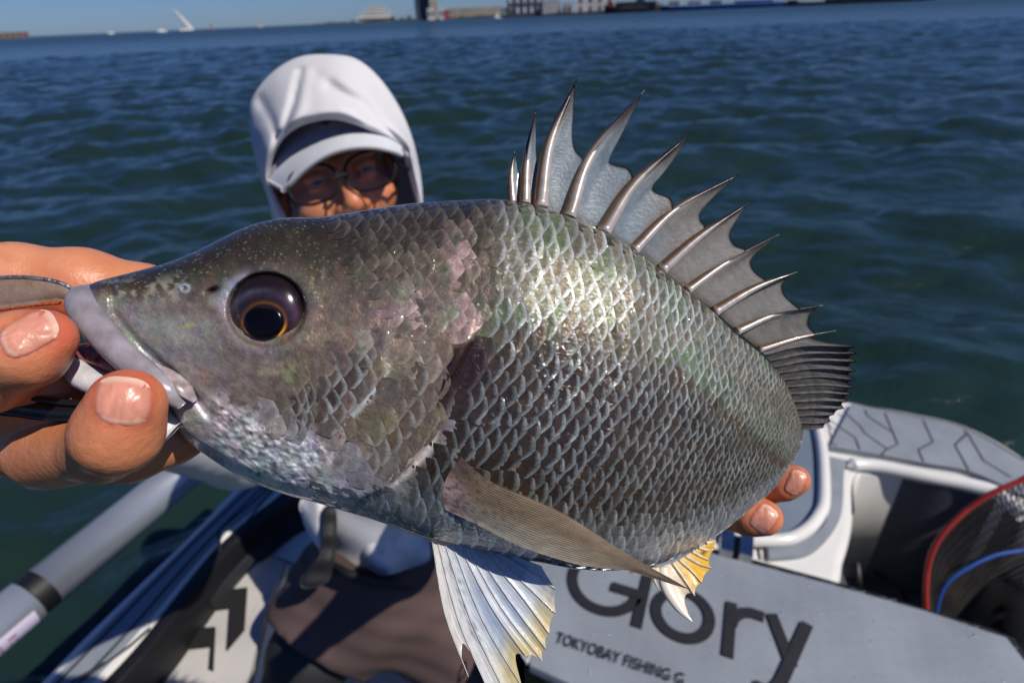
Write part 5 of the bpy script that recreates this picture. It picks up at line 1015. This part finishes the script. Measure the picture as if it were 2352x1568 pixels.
def webbing(k, nn=26, mm=26):
    q0, q1 = SC_[k], SC_[k+1]; ed_, e1_ = EDGE[k]; tt = np.linspace(0, 1, 26); at = lambda q, t: np.stack([np.interp(t, tt, q[:, z]) for z in (0, 1)], -1)
    E = spl(np.vstack([at(q0, np.array([.97])), ed_, at(q1, np.array([e1_]))]), mm); A_, B_ = np.meshgrid(np.linspace(0, 1, nn), np.linspace(0, 1, mm), indexing='ij')
    X = (1-B_[..., None])*at(q0, A_*.97)+B_[..., None]*at(q1, A_*e1_)
    cor = E-((1-np.linspace(0, 1, mm))[:, None]*E[0]+np.linspace(0, 1, mm)[:, None]*E[-1]); X = X+A_[..., None]**1.3*cor[None]
    d = float(dfd(q0[0][0]))*(1-B_)+float(dfd(q1[0][0]))*B_+.0015+.0016*np.sin(B_*math.pi)*A_
    n1 = fbm(X[..., 0]/50, X[..., 1]/50, 0, 100+k); st = vnoise((X[..., 0]-X[..., 1]*.5)/4, (X[..., 0]*.5+X[..., 1])/26, 0, 130+k); n2 = vnoise(X[..., 0]/3, X[..., 1]/3, 0, 133)
    blue = ss(1580, 1440, X[..., 0]); c = lerp(np.zeros(A_.shape+(3,))+[.265, .25, .225], [.215, .265, .305], blue)
    c = lerp(c, [.52, .50, .48], np.exp(-((B_-.10)/.05)**2)*.6); c = lerp(c, [.05, .036, .028], ss(.62, .88, A_)*ss(.30, .05, B_)*.9); c = lerp(c, [.13, .075, .035], ss(.80, .97, B_)*.75); c = lerp(c, [.05, .035, .028], ss(.93, 1, A_)*.75); c = lerp(c, [.12, .085, .05], ss(.12, 0, A_)*.7)
    c = c*(.55+.45*n1+.35*st+.2*n2)[..., None]
    v = P(X[..., 0], X[..., 1], d).reshape(-1, 3); v2 = P(X[..., 0], X[..., 1], d+.0004).reshape(-1, 3); g = gridf(nn, mm)
    rim = [i*mm for i in range(nn)]+[(nn-1)*mm+j for j in range(mm)]+[i*mm+mm-1 for i in range(nn)][::-1]; sd = np.array([[a, b, b+nn*mm, a+nn*mm] for a, b in zip(rim[:-1], rim[1:])])
    mesh('membrane', np.vstack([v, v2]), np.vstack([g, g[:, ::-1]+nn*mm, sd]), M_mem, dorsal, col=np.vstack([c.reshape(-1, 3)]*2))
for k in range(10): webbing(k)
M_soft = mat('soft fin membrane', rough=.75, attr='Col', trans=.25, bump=.4, bscale=900, bdist=.0003, spec=.2)
# soft rear part: fine rays
soft = [((1757,815),(1850,795),(1968,796)),((1768,828),(1860,812),(1970,812)),((1778,842),(1870,828),(1969,830)),((1788,856),(1880,846),(1967,852)),((1797,872),(1885,865),(1965,872)),((1806,888),(1890,884),(1962,890)),((1813,904),(1893,902),(1957,906)),((1820,922),(1892,920),(1948,922)),((1825,938),(1890,937),(1940,938)),((1830,954),(1880,953),(1915,952)),((1836,970),(1870,972),(1908,968)),((1842,984),(1862,986),(1890,982))]
M_ray = mat('soft ray', (.125, .115, .105), .8, var=.5, vscale=300, spec=.15)
sp_ = [spl(q, 20) for q in soft]; sdp = lambda q: float(dfd(q[0][0]))
def softcol(X, A_, B_):
    c = np.zeros(A_.shape+(3,))+[.17, .16, .15]; c = lerp(c, [.06, .055, .05], ss(.8, 1, A_)); return c*(.55+.9*vnoise(A_*40, B_*2, 0, 7))[..., None]
SDP = [float(dfd(1745))+.0025*k for k in range(12)]
for k in range(12):
    q = sp_[k]; t = np.linspace(0, 1, 20); b = MB(); b.tube(P(q[:, 0], q[:, 1], SDP[k]+.004*t), (1.5*(1-.8*t)+.4)*SDP[k]/F, n=6); b.build('ray', M_ray, dorsal)
    if k: membrane(sp_[k-1], q, 1.0, 1.0, .10, 'soft_membrane', M_soft, dorsal, 20+k, SDP[k-1]+.0006, SDP[k]+.0006, nn=26, mm=6, colf=softcol)
last = spl([(1745,802),(1830,776),(1921,759)], 26); membrane(last, sp_[0], .8, 1.0, .22, 'soft_membrane', M_soft, dorsal, 19, float(dfd(1745))+.001, SDP[0], colf=softcol)
def bdep(x, y, fb_):                         # depth of the near flank at a picture point
    q = (DX-x)**2+(DY-y)**2; i = np.unravel_index(np.argmin(q), q.shape); return float(DEP[i]) if q[i] < 400 else fb_
# ---- paired fins: a fan of rays with webs between
def fan(name, bases, tips, ctrl, d_base, d_tip, colf, raycol, sag=.06, rad=3.0, ends=None, wob=.0006, label=None):
    e = empty(name, P(*bases[0], d_base[0])[0]); par(e, fish); n = len(bases); Q = []
    mr = mat(name+' ray', raycol, .3, var=.4, vscale=300, coat=.5); mw = mat(name+' web', rough=.35, attr='Col', trans=.25, coat=.3, bump=.3, bscale=900, bdist=.0003)
    for k in range(n):
        q = spl([bases[k], ctrl[k], tips[k]], 30); t = np.linspace(0, 1, 30); d = d_base[k]+(d_tip[k]-d_base[k])*t; Q.append((q, d))
        b = MB(); b.tube(P(q[:, 0], q[:, 1], d-.0002), (rad*(1-.8*t)+.5)*d/F, n=6); b.build('ray', mr, e)
    for k in range(n-1):
        (q0, a0), (q1, a1) = Q[k], Q[k+1]; nn, mm = 30, 9; A_, B_ = np.meshgrid(np.linspace(0, 1, nn), np.linspace(0, 1, mm), indexing='ij')
        e0, e1 = ends[k] if ends else (1, 1)
        f = lambda q, d, ee: np.stack([np.interp(A_*ee, np.linspace(0, 1, 30), z) for z in (q[:, 0], q[:, 1], d)], -1)
        X = f(q0, a0, e0)*(1-B_[..., None])+f(q1, a1, e1)*B_[..., None]; bs = X[:1]; sg = sag[k] if isinstance(sag, list) else sag
        X = bs+(X-bs)*(1-sg*np.sin(math.pi*B_)*A_**6)[..., None]; X[..., 2] += wob*np.sin(B_*math.pi)*A_
        c = colf(X[..., 0], X[..., 1], A_, (k+B_)/(n-1)); st = .80+.32*np.abs(np.sin(B_*math.pi*3))
        c = c*st[..., None]; v = P(X[..., 0], X[..., 1], X[..., 2]).reshape(-1, 3); v2 = P(X[..., 0], X[..., 1], X[..., 2]+.0003).reshape(-1, 3)
        g = gridf(nn, mm); mesh('web', np.vstack([v, v2]), np.vstack([g, g[:, ::-1]+nn*mm]), mw, e, col=np.vstack([c.reshape(-1, 3)]*2))
    return e
def pcol(x, y, A_, B_):
    c = lerp(np.zeros(A_.shape+(3,))+[.23, .17, .11], [.52, .46, .36], ss(.35, .95, B_)*ss(.9, .3, A_)); n = fbm(x/30, y/8, 0, 141)
    c = lerp(c, [.50, .34, .33], ss(.16, .03, A_)*ss(.15, .5, B_)*.85); c = lerp(c, [.07, .04, .035], ss(.18, .03, A_)*ss(.5, .1, B_)*.8)
    c = lerp(c, [.08, .045, .03], ss(.55, .8, vnoise(x/5, y/5, 0, 143))*ss(.45, .1, A_)*.6); c = lerp(c, [.17, .12, .08], ss(.6, 1, A_)*.8); return c*(.7+.6*n)[..., None]
nP = 12; tP = np.linspace(0, 1, nP)
bP = [(1058+(-36)*t+10*math.sin(t*3.1), 1050+118*t) for t in tP]
tipsP = [(1590-95*t**1.6-60*max(0, t-.55)*2, 1353-2*t-38*max(0, t-.6)) for t in tP]
upP = spl([(1060,1048),(1115,1098),(1200,1136),(1300,1182),(1400,1246),(1490,1300),(1588,1352)], 60); loP = spl([(1022,1170),(1100,1206),(1180,1247),(1260,1276),(1350,1300),(1440,1310),(1530,1338)], 60)
ctP = [tuple(upP[30]*(1-t)+loP[30]*t) for t in tP]
pect = empty('pectoral_fin', P(1060, 1100, .165)[0]); par(pect, fish)
nn, mm = 80, 90; A_, B_ = np.meshgrid(np.linspace(0, 1, nn), np.linspace(0, 1, mm), indexing='ij'); up9 = spl(upP[::6], nn); lo9 = spl(np.vstack([loP[::6], [[1560, 1346]], [[1586, 1354]]]), nn)
X = up9[:, None]*(1-B_[..., None])+lo9[:, None]*B_[..., None]; X[..., 0] -= 20*np.sin(B_*math.pi)*(1-A_)**6
dB = np.array([bdep(*X[0, j], .166) for j in range(mm)]); dB = np.convolve(np.pad(dB, 12, 'edge'), np.ones(25)/25, 'valid')-.0004
dd_ = dB[None]*(1-ss(0, .25, A_))+.0004*0+ss(0, .25, A_)*(dB[None]*(1-A_)+.1735*A_)-.0040*ss(0, .45, A_)*(1-A_)*1.6*(1-.5*B_)-.0008*np.sin(B_*math.pi)*A_
ray = np.sin(B_*math.pi*2*21+1.5*vnoise(A_*6, B_*8, 0, 3)); dd_ = dd_-.00006*ray*ss(.02, .2, A_); c = pcol(X[..., 0], X[..., 1], A_, B_)*(1+.22*ray*ss(.05, .25, A_)+.25*(vnoise(A_*70, B_*84, 0, 171)-.5))[..., None]
g = gridf(nn, mm); mesh('fin_blade', np.vstack([P(X[..., 0], X[..., 1], dd_), P(X[..., 0], X[..., 1], dd_+.0004)]), np.vstack([g, g[:, ::-1]+nn*mm]), mat('pectoral blade', rough=.38, attr='Col', trans=.22, coat=.25, bump=.3, bscale=900, bdist=.0003), pect, col=np.vstack([c.reshape(-1, 3)]*2))
def vcol(x, y, A_, B_):
    c = lerp(np.zeros(A_.shape+(3,))+[.55, .60, .66], [.60, .58, .56], ss(.25, .05, B_)); c = lerp(c, [.33, .42, .56], np.exp(-((B_-.36)/.05)**2)*ss(.15, .4, A_)*.8+np.exp(-((B_-.58)/.05)**2)*ss(.1, .35, A_)*.8)
    c = lerp(c, [.62, .50, .18], ss(.62, .95, A_)*ss(.12, .3, B_)*ss(.98, .7, B_)*.85); c = lerp(c, [.12, .10, .10], ss(.60, .8, vnoise(x/4, y/4, 0, 151))*np.exp(-((B_-.2)/.06)**2)*ss(.9, .5, A_)*.8); return c*(.72+.5*fbm(x/10, y/26, 0, 152))[..., None]
bV = [(993,1244),(1006,1246),(1022,1248),(1040,1251),(1056,1253),(1072,1255),(1088,1257),(1104,1260),(1120,1262),(1140,1266),(1160,1270)]
tV = [(1076,1553),(1118,1578),(1160,1590),(1200,1578),(1212,1512),(1246,1518),(1254,1490),(1262,1455),(1276,1408),(1277,1352),(1244,1300)]
cV = [(1022,1408),(1052,1420),(1082,1425),(1108,1422),(1130,1395),(1152,1395),(1168,1375),(1185,1352),(1200,1335),(1212,1310),(1206,1286)]
fan('pelvic_fin', bV, tV, cV, [.186+.0006*k for k in range(11)], [.176+.0012*k for k in range(11)], vcol, (.60, .60, .58), sag=[.16,.05,.05,.13,.04,.03,.03,.03,.02,.02], rad=1.5, ends=[(.86,.84),(1,1),(1,1),(1,.98),(.98,1),(1,1),(1,1),(1,1),(1,1),(1,1)])
def acol(x, y, A_, B_):
    c = lerp(np.zeros(A_.shape+(3,))+[.68, .60, .48], [.80, .48, .03], ss(.18, .45, B_)); c = lerp(c, [.72, .60, .35], ss(.5, .1, A_)*.5); dk = np.exp(-((A_-.42)/.16)**2)*np.exp(-((B_-.80)/.09)**2)
    c = lerp(c, [.10, .075, .02], dk*.9); return c*(.75+.5*fbm(x/12, y/12, 0, 161))[..., None]
bA = [(1500,1305),(1520,1300),(1545,1292),(1560,1285),(1575,1276),(1590,1266),(1605,1257),(1622,1246)]
tA = [(1512,1352),(1590,1426),(1596,1368),(1612,1338),(1634,1304),(1628,1286),(1640,1262),(1644,1240)]
cA = [(1503,1330),(1535,1366),(1572,1330),(1590,1312),(1606,1294),(1612,1278),(1624,1262),(1634,1244)]
anal = fan('anal_fin', bA, tA, cA, [.197+.002*k for k in range(8)], [.190+.003*k for k in range(8)], acol, (.70, .58, .36), sag=[.35,.30,.1,.08,.05,.1,.05], rad=5, ends=[(.5,.35),(.95,.95),(1,1),(1,1),(1,1),(1,1),(1,1)])
ribbon(pts([(1522,1300),(1530,1345),(1558,1392),(1590,1427)]), [.199,.197,.194,.191], [11,14,11,2], 'spine', mat('anal spine', (.72, .64, .54), .35, coat=.4, sss=.1), anal)
# ---- tail fin behind the flank
tb = P(1680, 1012, .30)[0]; away = tctr[-1]-tctr[-3]; away /= np.linalg.norm(away); bfn = MB(); T_ = []
for k in range(17):
    a = (k-8)/8.; T_.append(tb+vert*a*.012); 
for k in range(17):
    a = (k-8)/8.; T_.append(tb+away*(.022+.012*abs(a))+vert*a*.030)
bfn.add(T_+[np.array(q)+np.cross(vert, away)*.0008 for q in T_], [[k, k+1, 17+k+1, 17+k] for k in range(16)]+[[34+k+1, 34+k, 51+k, 51+k+1] for k in range(16)]); bfn.build('tail_fin', M_ray, fish)
